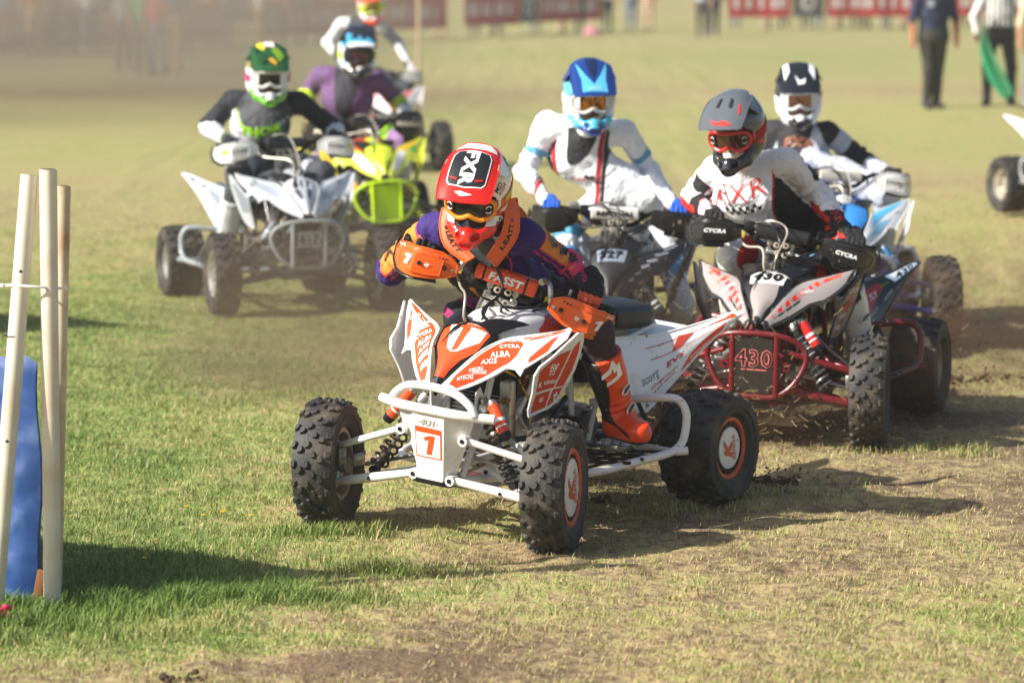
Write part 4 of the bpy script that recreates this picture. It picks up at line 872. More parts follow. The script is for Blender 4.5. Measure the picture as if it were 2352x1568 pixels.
def rider(label, J, H, S):
    """J: joints in the world; S: suit colours and graphics; H: helmet"""
    pel = Vector(J['pelvis']); root = empty('person', (pel.x, pel.y, 0), label, 'person', 'riders on the racing quad bikes')
    O = Vector((pel.x, pel.y, 0)); J = {k: (Vector(v) - O) if k != 'head' else Vector(v) - O for k, v in J.items()}
    sR, sL = J['shR'], J['shL']; side = (sL - sR).normalized(); ch = J['chest']; nk = J['neck']; sd = tuple(side); k = S.get('bulk', 1.)
    tf = (ch - pel + O).normalized() if 0 else (nk - J['pelvis']).normalized(); fwd = side.cross(tf).normalized()
    hR, hL = J['hipR'], J['hipL']
    prims = [  # a, b, ra, rb, side, ks, group(0 jersey,1 pants)
        (J['pelvis'], J['waist'], .105 * k, .105 * k, side, 1.35, 1), (J['waist'], ch, .105 * k, .125 * k, side, 1.38, 0), (ch, ch.lerp(nk, .75), .125 * k, .085 * k, side, 1.45, 0),
        (sR.lerp(nk, .25), sL.lerp(nk, .25), .072 * k, .072 * k, None, 1, 0),
        (sR, J['elR'], .064 * k, .053 * k, None, 1, 0), (J['elR'], J['haR'].lerp(J['elR'], .18), .053 * k, .036 * k, None, 1, 0),
        (sL, J['elL'], .064 * k, .053 * k, None, 1, 0), (J['elL'], J['haL'].lerp(J['elL'], .18), .053 * k, .036 * k, None, 1, 0),
        (hR, J['knR'], .092 * k, .072 * k, None, 1, 1), (J['knR'], J['anR'], .068 * k, .05 * k, None, 1, 1), (hL, J['knL'], .092 * k, .072 * k, None, 1, 1), (J['knL'], J['anL'], .068 * k, .05 * k, None, 1, 1),
        (nk.lerp(ch, .2), nk.lerp(J['head'], .5), .06, .055, None, 1, 0)]
    elb = [(J['elR'] if 'elR' in J else 0), J['elL'], J['knR'], J['knL']]
    def fields(P):
        D = []; T = []
        for a, b_, ra, rb, s_, ks, g in prims:
            d, t = cone(P, a, b_, ra, rb, s_, ks); D.append(d); T.append(t)
        return D, T
    def wr(P, D, T):
        r = 0
        for i, fr in ((4, 62), (5, 75), (6, 62), (7, 75), (8, 40), (10, 40)):
            w_ = np.clip(1 - D[i] / .03, 0, 1) * (np.abs(T[i] - .5) < .5); L_ = (Vector(prims[i][1]) - Vector(prims[i][0])).length
            ph = vnoise(P, 14, i) * 2.2; near = .35 + .65 * (np.abs(T[i] - (1 if i in (4, 6, 8, 10) else 0)) < .45)
            r = r + w_ * near * .0075 * np.sin(T[i] * L_ * fr * 1.6 + ph * 1.6)
        return r + .007 * vnoise(P, 14, 3) + .0045 * (1 - np.abs(vnoise(P * np.array([1, 1, .7]), 26, 5)) * 2)
    def fn(P):
        D, T = fields(P); j = None; q = None
        for d, pr in zip(D, prims):
            if pr[6] == 0: j = d if j is None else smin(j, d, .035)
            else: q = d if q is None else smin(q, d, .04)
        return smin(j, q, .02) + wr(P, D, T)
    A = np.array([tuple(p) for p in J.values()]); V, F = snet(fn, A.min(0) - .17, A.max(0) + .17, S.get('h', .011))
    D, T = fields(V); dj = np.min([d for d, pr in zip(D, prims) if pr[6] == 0], 0); dp = np.min([d for d, pr in zip(D, prims) if pr[6] == 1], 0)
    fr = np.array(fwd); sdv = np.array(sd); up = np.array(tf)
    def ang(i, dirv):  # cosine between the outward direction on limb i and dirv
        a = np.array(prims[i][0]); d = np.array(prims[i][1]) - a; w_ = V - a - T[i][:, None] * d; n = np.linalg.norm(w_, axis=1) + 1e-6; q = np.array(dirv, float); dd = d / np.linalg.norm(d); q = q - dd * (q @ dd); q /= np.linalg.norm(q) + 1e-9
        return (w_ @ q) / n
    C = dict(V=V, D=D, T=T, ang=ang, dj=dj, dp=dp, fr=fr, sd=sdv, up=up, ch=np.array(ch), nk=np.array(nk), prims=prims)
    ms = S['masks'](C); b = MB()
    b.add(V, F, cloth('suit_' + S['name'], S['base'], [c for _, c in ms]))
    for i, (f, _) in enumerate(ms): b.attr['m%d' % i] = f
    bv = bvh_of(V, F); mid = lambda i, t: Vector(prims[i][0]).lerp(Vector(prims[i][1]), t)
    for d in S.get('draw', []):
        typ, loc, what, sz, c = d[:5]; kw = d[5] if len(d) > 5 else {}
        if loc == 'chest':
            o = Vector(ch) + tf * kw.get('dz', 0) + side * kw.get('dy', 0); u, v = side, tf
        elif loc == 'pelv':
            o = J['waist'] + side * kw.get('dy', 0); u, v = side, tf
        else:
            i, t, face = loc; o = mid(i, t); ax_ = (Vector(prims[i][1]) - Vector(prims[i][0])).normalized(); n = Vector(face); n = (n - ax_ * n.dot(ax_)).normalized()
            rot = kw.get('rot', 0); u0 = ax_; v0 = n.cross(u0); u = u0 * math.cos(rot) + v0 * math.sin(rot); v = n.cross(u)
        dd = dict(off=kw.get('off', .003), back=kw.get('back', .25), maxd=.5, sub=.02, maxturn=.15)
        if typ == 't': ptext(b, bv, what, o, u, v, sz, ink(c), shear=kw.get('shear', 0), bold=kw.get('bold', .04), sx=kw.get('sx', 1), **dd)
        else: ppoly(b, bv, [(x * sz, y * sz) for x, y in what], o, u, v, ink(c), h=.02, **dd)
    body = b.build('body', root, angle=70)
    # gloves
    for s_, ha, el in ((-1, 'haR', 'elR'), (1, 'haL', 'elL')):
        bar = S.get('bar', side) ; glove(root, J[ha], J[el], Vector(bar) * s_, S['glove'], S.get('tips', S['glove']), s_, S.get('hg', .006)).build('glove', root, angle=70)
    for s_, kn, an, to in ((-1, 'knR', 'anR', 'toR'), (1, 'knL', 'anL', 'toL')):
        B = dict(S['boot']); 
        boot(root, J[kn], J[an], J[to], B, S.get('hb', .009))
    hm, HM = helmet(root, J['head'], S['hrot'][0], S['hrot'][1], S['hrot'][2], H, S.get('hh', .007))
    # neck brace: collar round the neck and two shoulder straps meeting on the chest
    if S.get('brace'):
        c, c2 = S['brace']; bm_ = plastic('brace_' + c, c, .08, .45); b = MB(); n0 = nk
        fu = lambda a, rr, zz: n0 + side * math.sin(a) * rr * 1.12 + fwd * math.cos(a) * rr + tf * zz
        fb = lambda u, v: fu(u, .118 + v * .05, .05 - v * .05)
        b.sheet([(a, 0) for a in np.linspace(1.75, 4.53, 25)] + [(a, 1.) for a in np.linspace(4.53, 1.75, 25)], fb, bm_, .35, .014, 0, tuple(tf), rim=.006)
        for A_, B_, fl in S['bracepts']:
            A_ = bez([at(*q) - O for q in A_]); B_ = bez([at(*q) - O for q in B_]); fn2 = ruled(A_, B_, .008, (0, -1, 0)); b.sheet([(0, 0), (.33, 0), (.66, 0), (1, 0), (1, 1), (.66, 1), (.33, 1), (0, 1)], fn2, bm_ if fl else plastic('brace_' + c2, c2, .1, .5), .12, .012, 0, (0, -1, 0), rim=.004)
            if fl:
                V2, F2 = glyphs('LEATT', .04, .1); Wd = max(x for x, y in V2)
                Pq, Nn = mapn([(.64 + fl * x / Wd * .2, .5 + y * .3) for x, y in V2], fn2, Vector((0, -1, 0))); b.add([p_ + n_ * .002 for p_, n_ in zip(Pq, Nn)], F2, ink('141416'))
                for t_ in (.38,): b.lathe([(0, .003), (.008, .003), (.009, -.001)], fn2(t_, .5), (0, -1, 0), BLACKP if fl > 0 else ink('a02a70'), 14)
        b.build('neck_brace', root)
    return root
# ================================================================ ground
def green_at(X, Y):
    P = np.stack([X, Y, X * 0], -1); g = .33 + .36 * fbm(P, .55, 11, 4) + .26 * fbm(P, 3.1, 12, 3)
    gs = lambda cx, cy, rx, ry, a: a * np.exp(-((X - cx) / rx) ** 2 - ((Y - cy) / ry) ** 2)
    g = g + gs(-1.7, 12.0, 1.0, 1.0, .55) + gs(-1.2, 11.75, .55, .22, .35) + gs(-2.0, 15.5, 1.6, 3.5, .5) + gs(-3, 21, 4, 4, .25) + gs(-.9, 10.95, .5, .25, .35)  + gs(1.5, 11.4, .5, .3, .22) + gs(-.3, 13.2, .6, .35, .25)
    g = g - gs(-.45, 10.6, .75, .35, .55) - gs(.15, 11.1, .9, .4, .25) - gs(.6, 12.4, 1.3, .8, .16) - gs(0, 13.3, 1, .5, .12) - gs(1.2, 12.2, 1.6, 1.3, .07) - gs(2.2, 14.2, 1.2, 1.2, .12) - gs(1.9, 20.8, 3, .5, .25) - gs(1.6, 16.3, 1.3, .8, .3)
    far = np.clip((Y - 19) / 12, 0, 1); g = g * (1 - far) + far * (.50 + .26 * fbm(P * np.array([.5, 1, 1]), .16, 21, 4) - .22 * np.exp(-((Y - 55) / 5) ** 2) - .2 * np.exp(-((Y - 33) / 2) ** 2 - ((X - 5) / 4) ** 2)); g = g + np.clip(-(X + .2) / 3, 0, 1) * .10 * (1 - far)
    return np.clip(g, -.6, 1.)
def gcolmat(name, blade=False):
    m = bpy.data.materials.new(name); m.use_nodes = True; t = m.node_tree; N = t.nodes; L = t.links; b = N['Principled BSDF']
    at_ = N.new('ShaderNodeAttribute'); at_.attribute_name = 'gr'; tc = N.new('ShaderNodeTexCoord')
    def noise(s, d, dist=0.): n = N.new('ShaderNodeTexNoise'); n.inputs['Scale'].default_value = s; n.inputs['Detail'].default_value = d; n.inputs['Distortion'].default_value = dist; L.new(tc.outputs['Object'], n.inputs['Vector']); return n.outputs[0]
    def math_(op, a, c): x = N.new('ShaderNodeMath'); x.operation = op; (L.new(a, x.inputs[0]) if not isinstance(a, float) else setattr(x.inputs[0], 'default_value', a)); (L.new(c, x.inputs[1]) if not isinstance(c, float) else setattr(x.inputs[1], 'default_value', c)); return x.outputs[0]
    r = N.new('ShaderNodeValToRGB'); cr = r.color_ramp
    if blade:
        a2 = N.new('ShaderNodeAttribute'); a2.attribute_name = 'rnd'; f = math_('ADD', at_.outputs['Fac'], math_('MULTIPLY', math_('SUBTRACT', a2.outputs['Fac'], .5), 1.15))
        stops = [(0, '94805c'), (.22, 'beac80'), (.40, 'aca468'), (.56, '949c50'), (.76, '7d9242'), (1, '668038')]
    else:
        f = math_('ADD', at_.outputs['Fac'], math_('MULTIPLY', math_('SUBTRACT', noise(14., 8, .4), .5), 1.5)); f = math_('ADD', f, math_('MULTIPLY', math_('SUBTRACT', noise(1.3, 5), .5), .6))
        stops = [(0, '74604a'), (.2, '94805f'), (.36, 'a69268'), (.52, 'a09a62'), (.7, '8a9252'), (1, '687c3e')]
    cr.elements[0].position = 0; cr.elements[0].color = lin(stops[0][1]); cr.elements[1].position = 1; cr.elements[1].color = lin(stops[-1][1])
    for p_, c in stops[1:-1]: e = cr.elements.new(p_); e.color = lin(c)
    L.new(f, r.inputs[0]); L.new(r.outputs[0], b.inputs['Base Color']); b.inputs['Roughness'].default_value = .85 if not blade else .55
    b.inputs['Specular IOR Level'].default_value = .25
    if blade:
        b.inputs['Subsurface Weight'].default_value = 0.
    else:
        bp = N.new('ShaderNodeBump'); bp.inputs['Strength'].default_value = .9; bp.inputs['Distance'].default_value = .02; L.new(noise(26., 8, .5), bp.inputs['Height']); L.new(bp.outputs[0], b.inputs['Normal'])
    return m
def gz(X, Y):
    P = np.stack([X, Y, X * 0], -1); nearf = np.clip(1 - (Y - 14) / 14, .15, 1)
    rise = .20 * np.exp(-((X - 7) / 3.5) ** 2 - ((Y - 47) / 7) ** 2) + .12 * np.exp(-((X - 5.2) / 1.8) ** 2 - ((Y - 28.5) / 4) ** 2)
    return rise + (.018 * vnoise(P, 1.7, 5) + .012 * vnoise(P, 6, 6) + .008 * vnoise(P, 17, 7) * nearf - .012)
xs = np.concatenate([-np.geomspace(400, 4.2, 40)[:-1], np.arange(-4.2, 4.2, .035), np.geomspace(4.2, 400, 40)])
ys = np.concatenate([[-30, 0, 6, 9], np.arange(9.6, 24, .04), np.geomspace(24, 900, 130)])
GX_, GY_ = np.meshgrid(xs, ys, indexing='ij'); nx_, ny_ = GX_.shape; GZ_ = gz(GX_, GY_)
me = bpy.data.meshes.new('ground'); I_ = np.arange(nx_ * ny_).reshape(nx_, ny_)
q_ = np.stack([I_[:-1, :-1], I_[1:, :-1], I_[1:, 1:], I_[:-1, 1:]], -1).reshape(-1, 4)
def fast_mesh(me, V, Q):
    k = Q.shape[1]; me.vertices.add(len(V)); me.vertices.foreach_set('co', V.astype(np.float32).ravel()); me.loops.add(Q.size); me.loops.foreach_set('vertex_index', Q.astype(np.int32).ravel())
    me.polygons.add(len(Q)); me.polygons.foreach_set('loop_start', np.arange(0, Q.size, k, dtype=np.int32)); me.update(calc_edges=True)
def fattr(me, n, a): x = me.attributes.new(n, 'FLOAT', 'POINT'); x.data.foreach_set('value', a.astype(np.float32).ravel())
fast_mesh(me, np.stack([GX_, GY_, GZ_], -1).reshape(-1, 3), q_); fattr(me, 'gr', green_at(GX_, GY_)); me.materials.append(gcolmat('turf_soil'))
me.polygons.foreach_set('use_smooth', [True] * len(me.polygons)); g_ = bpy.data.objects.new('ground', me); COL.objects.link(g_); kind(g_, 'structure')

def grass(name, label, n, y0, y1, seed, hs, wd, bias=0., lie=.0, tall=None):
    rs = np.random.RandomState(seed); Y = y0 + (y1 - y0) * rs.rand(n) ** 1.35; half = (1176 + 60) / FPX * Y; X = (rs.rand(n) * 2 - 1) * half
    if tall is not None: X, Y = tall(rs, n)
    P = np.stack([X, Y, X * 0], -1); G = green_at(X, Y) + bias; clump = vnoise(P, 9, 31) * .5 + .5; fine = vnoise(P, 28, 33) * .5 + .5
    keep = (rs.rand(n) < np.clip(.16 + .9 * G + .9 * (fine - .5) + (.45 * (clump - .5) if tall is None else 1.4 * (clump - .55)), .05, 1)) & (rs.rand(n) < np.clip((y1 - Y) / 8, 0, 1) + (tall is not None)); X, Y, G, clump, fine = X[keep], Y[keep], G[keep], clump[keep], fine[keep]; n = len(X)
    Z = gz(X, Y) - .003; H_ = hs * (.45 + .8 * rs.rand(n)) * (.55 + .9 * clump * np.clip(G + .35, .3, 1.2)); az = rs.rand(n) * 6.283; ln = (.35 + rs.rand(n) * .9 + lie) * H_; w_ = wd * (.6 + .7 * rs.rand(n)) * (.7 + Y / 40)
    dx, dy = np.cos(az), np.sin(az); a2 = az + 1.2 * (rs.rand(n) - .5); ax, ay = -np.sin(a2), np.cos(a2)
    B0 = np.stack([X, Y, Z], -1); sd = np.stack([ax, ay, ax * 0], -1); up = np.array([0, 0, 1.]); dr = np.stack([dx, dy, dx * 0], -1); c = lambda v: v[:, None]
    hv = c(H_ * np.clip(1 - lie * .75, .2, 1)); V = np.stack([B0 - sd * c(w_), B0 + sd * c(w_), B0 + dr * c(ln * .35) + up * hv * .6 + sd * c(w_ * .8), B0 + dr * c(ln * .35) + up * hv * .6 - sd * c(w_ * .8), B0 + dr * c(ln) + up * hv * .98], 1).reshape(-1, 3)
    k = np.arange(n)[:, None] * 5; Q = np.concatenate([k + np.array([[0, 1, 2]]), k + np.array([[0, 2, 3]]), k + np.array([[3, 2, 4]])], 0)
    me = bpy.data.meshes.new(name); fast_mesh(me, V, Q); fattr(me, 'gr', np.repeat(G, 5)); fattr(me, 'rnd', np.repeat(rs.rand(n), 5)); me.materials.append(BLADE)
    o = bpy.data.objects.new(name, me); COL.objects.link(o); tag(o, label, 'grass'); kind(o, 'stuff'); return o
BLADE = gcolmat('grass_blade', True)
grass('grass', 'short patchy green and dry turf covering the field', 560000, 9.8, 34, 1, .026, .0015)
grass('dry_grass', 'flattened straw coloured blades lying between the green turf', 300000, 9.8, 26, 2, .026, .0012, bias=-.30, lie=.9)
def _tall(rs, n):
    c = np.array([(-1.55, 11.55, .55, .30), (-1.0, 11.72, .5, .16), (-1.85, 11.3, .35, .25), (-.42, 12.25, .22, .10), (-.62, 13.1, .12, .08), (.1, 13.0, .16, .06), (.72, 13.55, .3, .10), (1.9, 15.2, .35, .12), (2.0, 15.2, .25, .1), (-.75, 13.05, .2, .1), (1.2, 14.0, .5, .15), (-1.2, 12.3, .5, .4)])
    k = rs.choice(len(c), n, p=np.array([5, 4, 3, 1.4, .8, .5, 1, 1, .8, .8, .8, 1.5]) / 20.6); return c[k, 0] + rs.randn(n) * c[k, 2] * .6, c[k, 1] + rs.randn(n) * c[k, 3] * .7
grass('long_grass', 'longer bright green tufts round the white poles and tyres', 22000, 0, 0, 3, .048, .0015, bias=.26, tall=_tall)
# buttercups
b = MB(); yl = mat('flower_yellow', 'e8c010', .5); gs_ = mat('flower_stem', '5a7a30', .6)
for px, py in ((430, 1180), (468, 1200), (515, 1189), (577, 1200), (332, 1300), (512, 1193), (1505, 1175), (80, 640)):
    p_ = W(px, py); b.cyl(p_ + Vector((0, 0, -.01)), p_ + Vector((.003, 0, .03)), .0012, gs_, 5)
    for k in range(5): a = k * 1.256; b.box(p_ + Vector((.006 * math.cos(a), .006 * math.sin(a), .033)), (.009, .007, .003), yl, Matrix.Rotation(a, 3, 'Z'), .001)
o_ = b.build('wildflowers'); tag(o_, 'tiny yellow wildflowers scattered in the grass by the white poles', 'wildflower'); kind(o_, 'stuff')

# ================================================================ poles, blue padding
PVC = mat('weathered_pvc', 'd8d2c0', .5, dirt=.62, dirtcol='b0885c', bump=.08, bscale=20, dscale=5)
PVC2 = mat('dirtier_pvc', 'cfc3aa', .55, dirt=.75, dirtcol='a87c50', bump=.1, bscale=20, dscale=7)
G3 = 'white plastic poles tied in a bundle'
def pole(top, bot, r, m, label, holes=()):
    top, bot = Vector(top), Vector(bot); base = Vector((bot.x, bot.y, 0)); o = empty('pole', base, label, 'pole', G3); b = MB(); d = (top - bot).normalized()
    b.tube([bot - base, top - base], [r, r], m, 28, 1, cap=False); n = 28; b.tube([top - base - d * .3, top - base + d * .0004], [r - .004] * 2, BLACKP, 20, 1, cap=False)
    b.lathe([(r - .004, 0), (r, 0)], top - base, d, m, 28); b.build('tube', o)
    for px, py in holes:
        t = (at(px, py, top.y) - Vector((0, 0, 0))); zz = t.z; k = (zz - bot.z) / (top.z - bot.z); c = bot.lerp(top, k) - base; b = MB(); b.cyl(c + Vector((0, -r * .6, 0)), c + Vector((0, -r * 1.012, 0)), .006, mat('hole_dark', '0c0b0a', .9), 14); b.build('drilled_hole', o)
    return o
PY = 11.62
pole(at(111, 389, PY), at(120, 1374, PY) + Vector((0, 0, -.05)), .0305, PVC, 'upright white plastic pole, tallest and middle one of the tied bundle')
pole(at(68, 402, PY + .03), at(-14, 1395, PY - .12) + Vector((0, 0, -.03)), .0305, PVC, 'leaning white plastic pole with two small drilled holes, left of the bundle', [(55, 620), (10, 1002)])
pole(at(147, 427, PY + .22), at(127, 1330, PY + .20) + Vector((0, 0, -.03)), .024, PVC2, 'grubby thin white plastic pole standing behind the upright one')
b = MB(); tie = mat('nylon_tie', 'e6e6e2', .3); q = [at(10, 655, PY + .0), at(40, 656, PY - .035), at(100, 660, PY - .036), at(150, 663, PY + .08), at(157, 664, PY + .24), at(120, 662, PY + .26), at(60, 658, PY + .1), at(20, 655, PY + .04)]
q0 = q[0].copy(); b.tube([p_ - q0 for p_ in q], .0045, tie, 8, 4, closed=True); b.box((-.01, -.01, 0), (.02, .012, .014), tie, bev=.002); o_ = b.build('cable_tie', loc=q0); tag(o_, 'white nylon tie looped round the three poles', 'cable tie')
b = MB(); q = [at(9, 771, PY - .03), at(30, 773, PY - .055), at(53, 771, PY - .03), at(50, 770, PY + .03), at(12, 769, PY + .03)]; q0 = q[0].copy(); b.tube([p_ - q0 for p_ in q], .002, HOSE, 6, 4, closed=True); o_ = b.build('wire_loop', loc=q0); tag(o_, 'thin black wire loop round the leaning pole', 'wire')
def banner_fence(name, label, x0, y0, dx, dy, L_, col, bulge=.05, hgt=.86):
    b = MB(); BL = mat('blue_vinyl_' + col, col, .58, dirt=.4, dirtcol='7f95b0', bump=.25, bscale=12, coat=0., var=.12, dscale=6); d = Vector((dx, dy, 0)).normalized(); n = Vector((-d.y, d.x, 0)); rs = random.Random(4); nu, nv = int(L_ / .02), 44; V = []
    for s in (1, -1):
        for i in range(nu + 1):
            for j in range(nv + 1):
                u = i / nu * L_; v = j / nv; hh = hgt - .03 * max(0, (.06 - u) / .06) - .02 * math.sin(u * 5)
                pp = np.array([[u * 1.0, v * 1.3, 3. * s]]); k = float(fbm(pp, 4, 8, 3)[0]) * .05 + .02 * (1 - 2 * abs(float(vnoise(pp * 1.6 + 3, 5, 2)[0]))) + .012 * (1 - 2 * abs(float(vnoise(pp * 4 + 3, 6, 3)[0]))); e = math.sin(math.pi * min(1, (u + .012) / .09) * .5) * math.sin(math.pi * min(1, (1.0 - v + .0) / .10) * .5)
                V.append(d * (u + .01 * math.sin(v * 9)) + n * (s * (bulge * e * (.75 + .25 * math.sin(v * 7))) + k * .42 * e) + Vector((0, 0, v * hh + .006 * math.sin(u * 40) * v)))
    S_ = (nu + 1) * (nv + 1); F_ = []
    for s in range(2):
        for i in range(nu):
            for j in range(nv): a = s * S_ + i * (nv + 1) + j; F_.append((a, a + nv + 1, a + nv + 2, a + 1))
    for j in range(nv): F_.append((j, j + 1, S_ + j + 1, S_ + j)); a = nu * (nv + 1) + j; F_.append((a, a + 1, S_ + a + 1, S_ + a))
    for i in range(nu): a = i * (nv + 1) + nv; F_.append((a, a + nv + 1, S_ + a + nv + 1, S_ + a))
    b.add(V, F_, BL); o = b.build(name, loc=(x0, y0, 0)); o['label'] = label; o['category'] = 'padding'; return o
bx = at(96, 1360, 11.70); banner_fence('padding_cover', 'crumpled blue vinyl padding standing behind the white poles', bx.x, 11.70, -1.25, .78, 2.2, '1c4888', bulge=.04)
bx2 = at(-160, 760, 20.4); o_ = banner_fence('padding_cover', 'unseen blue vinyl padding added outside the left edge as a shadow caster', bx2.x - .0, 20.0, -1.25, .87, 2.6, '2a68b4', hgt=1.05)  # out of view, added to throw the shadow band on the left-hand grass
b = MB(); b.box((0, 0, .05), (.03, .02, .12), mat('rust_stake', '8a5a30', .8, dirt=.3), Matrix.Rotation(.2, 3, 'Y')); o_ = b.build('stake', loc=(at(90, 1360, 11.66).x, 11.66, 0)); tag(o_, 'rusty brown stake foot between blue padding and pole', 'stake')
b = MB(); pk = mat('pink_ribbon', 'd8345e', .5, bump=.2); q = [Vector((math.cos(k * 1.1) * .02 * (1 + k % 3 * .4), math.sin(k * 1.7) * .02, .015 + .007 * k)) for k in range(8)]; b.tube(q, [.006, .011, .009, .012, .008, .011, .009, .004], pk, 6, 4, flat=(Vector((0, 1, 0)), .4)); o_ = b.build('ribbon', loc=W(4, 1430)); tag(o_, 'scrap of crumpled pink ribbon in the grass at the left edge', 'ribbon')

# ================================================================ people standing
def simple_person(label, px, py, Y, shirt, pants, skin='b07a60', yaw=-1.5, pose=0, hgt=1.76, stripes=False, h=.02, group=None, hair='3a2a20', arms=None, shorts=None, bulk=1.):
    _x = at(px, py, Y).x; base = Vector((_x, Y, float(gz(np.array([_x]), np.array([Y * 1.]))[0]))); k = hgt / 1.76; root = empty('person', base, label, 'person', group, (0, 0, yaw)); s_ = .1 + .04 * pose
    arms = arms or [[(0, -.2, 1.42), (.02, -.27, 1.13), (.06, -.27, .88)], [(0, .2, 1.42), (.0, .27, 1.13), (.06, .26, .88)]]
    pr = [((0, 0, 1.0), (0, 0, 1.2), .115, .12, 0), ((0, 0, 1.2), (0, 0, 1.38), .125, .11, 0), ((0, -.16, 1.42), (0, .16, 1.42), .06, .06, 0), ((0, 0, .93), (0, 0, 1.0), .13, .12, 1),
          ((0, -.09, .92), (.04, -s_, .5), .085, .062, 1), ((.04, -s_, .5), (-.02, -s_, .08), .06, .048, 1), ((0, .09, .92), (-.02, s_, .5), .085, .062, 1), ((-.02, s_, .5), (-.06, s_, .08), .06, .048, 1),
          ((-.03, -s_, .05), (.15, -s_ * 1.2, .035), .045, .035, 2), ((-.07, s_, .05), (.11, s_ * 1.2, .035), .045, .035, 2), ((0, 0, 1.42), (.02, 0, 1.58), .055, .055, 3)]
    for A_ in arms: pr += [(A_[0], A_[1], .052, .043, 0 if not shorts else 0), (A_[1], A_[2], .038, .028, 3 if not stripes else 0), (A_[2], tuple(Vector(A_[2]) + (Vector(A_[2]) - Vector(A_[1])).normalized() * .09), .03, .022, 3)]
    def fn(P):
        r = None
        for a, b_, ra, rb, g in pr:
            d = cone(P, a, b_, ra * 1.08, rb * 1.08, (0, 1, 0) if a[1] == 0 and b_[1] == 0 and a[2] < 1.4 else None, 1.35)[0]; r = d if r is None else smin(r, d, .03)
        return smin(r, ell(P, (.02, 0, 1.65), (.10, .08, .125)), .02) + .004 * vnoise(P, 12, 2)
    V, F = snet(fn, (-.4, -.5, -.02), (.4, .5, 1.82), h); D = {}
    for a, b_, ra, rb, g in pr: d = cone(V, a, b_, ra, rb)[0]; D[g] = np.minimum(D[g], d) if g in D else d
    D[3] = np.minimum(D[3], ell(V, (.02, 0, 1.65), (.10, .08, .125)))
    m = cloth('clothes_%s_%s_%s' % (shirt, pants, skin), shirt, [pants, skin, '2a2622', 'e8e6e2' if stripes else hair]); b = MB(); b.add([tuple(v * np.array([bulk, bulk, 1]) * k) for v in V], F, m)
    b.attr['m0'] = np.minimum(D[0], np.minimum(D[3], D[2])) - D[1]; b.attr['m1'] = np.minimum(D[0], np.minimum(D[1], D[2])) - D[3]
    if shorts: b.attr['m1'] = np.maximum(b.attr['m1'], .5 - V[:, 2])
    b.attr['m2'] = .07 - V[:, 2]; hr = np.minimum(V[:, 2] - 1.66 - .1 * (V[:, 0] - .02), 1.)
    b.attr['m3'] = (np.where((V[:, 2] > .98) & (V[:, 2] < 1.5) & (np.abs(V[:, 1]) < .2), .012 * np.sin(V[:, 1] * 100 + 1.57) + .002, np.where(np.abs(V[:, 1]) >= .2, .01, -.01)) if stripes else hr)
    if stripes: b.attr['m3'] = np.where(D[0] < np.minimum(D[1], D[3]), b.attr['m3'], -.01)
    b.build('body', root, angle=80); return root
root_ = simple_person('marshal in navy polo shirt and dark trousers with hands at his sides', 2142, 240, 46, '222a48', '38352e', 'c07858', yaw=-1.35, pose=-.8, hgt=1.84, bulk=1.12)
b = MB(Matrix()); b.lathe([(0, .004), (.05, .003), (.052, 0)], (.158, -.10, 1.42), (1, -.1, 0), mat('shirt_badge', 'b9bcc4', .7), 20); b.build('chest_badge', root_)
mp = simple_person('marshal in black and white striped shirt holding a green flag', 2294, 228, 46.5, '23262c', '24231f', 'b87858', yaw=-1.7, pose=1, hgt=1.84, bulk=1.12, stripes=True, arms=[[(0, -.2, 1.42), (.04, -.31, 1.16), (.12, -.27, .93)], [(0, .2, 1.42), (.0, .33, 1.15), (.10, .36, .92)]])
# flag on a short stick
fo = empty('flag', (at(2258, 120, 45.7).x, 45.7, at(2258, 120, 45.7).z), 'green flag held furled and pointing down by the striped marshal', 'flag'); b = MB(); A_ = at(2250, 60, 45.7) - fo.location; B_ = at(2318, 222, 45.5) - fo.location
b.tube([A_, B_], .009, mat('flag_stick', '6a5238', .6), 8, 1); b.build('stick', fo); b = MB()
_r = bez([at(2256, 62, 45.68) - fo.location, at(2285, 130, 45.6) - fo.location, at(2320, 200, 45.5) - fo.location, at(2322, 222, 45.5) - fo.location]); _l = bez([at(2252, 70, 45.75) - fo.location, at(2252, 120, 45.8) - fo.location, at(2270, 180, 45.8) - fo.location, at(2305, 228, 45.6) - fo.location])
b.sheet([(0, 0), (.3, 0), (.6, 0), (1, 0), (1, 1), (.6, 1), (.3, 1), (0, 1)], lambda u, v: _r(u) * (1 - v) + _l(u) * v + Vector((0, -.06 * math.sin(v * 9 + u * 2), 0)), cloth('flag_green', '158a5c', dirt=.05), .06, .004, 0, (0, -1, 0)); b.build('cloth', fo)
simple_person('bystander in blue jeans cut off by the right edge of the field', 2384, 235, 45, 'd8c8a8', '6f84a8', 'c08868', yaw=-1.4, pose=1)

# ================================================================ far banners, spectators, posts
def far_line(t, a=(-12.2, 70.0), b_=(17.5, 103.0)): return Vector((a[0] + (b_[0] - a[0]) * t, a[1] + (b_[1] - a[1]) * t, 0))
LA, LB = Vector((-11.4, 74.5, 0)), Vector((2.6, 98.0, 0)); LC, LD = Vector((6.3, 99, 0)), Vector((15.6, 101, 0))
SEG = []
def span(A, B, segs):
    d = (B - A); L_ = d.length; u = d.normalized(); x = 0; rs = random.Random(int(L_ * 10))
    for kd, ln in segs:
        if x >= L_: break
        SEG.append((A + u * x, A + u * min(L_, x + ln), kd)); x += ln + .04
span(LA, LB, [('r', 1.9), ('g', 1.0), ('r', 3.2), ('g', 1.0), ('r', 1.4), ('n', 1.6), ('g', .9), ('r', 3.6), ('g', .9), ('r', 3.0), ('n', .8), ('r', 2.9), ('g', 1.0), ('r', 3.6), ('r', 2.0), ('g', .9), ('r', 3.)])
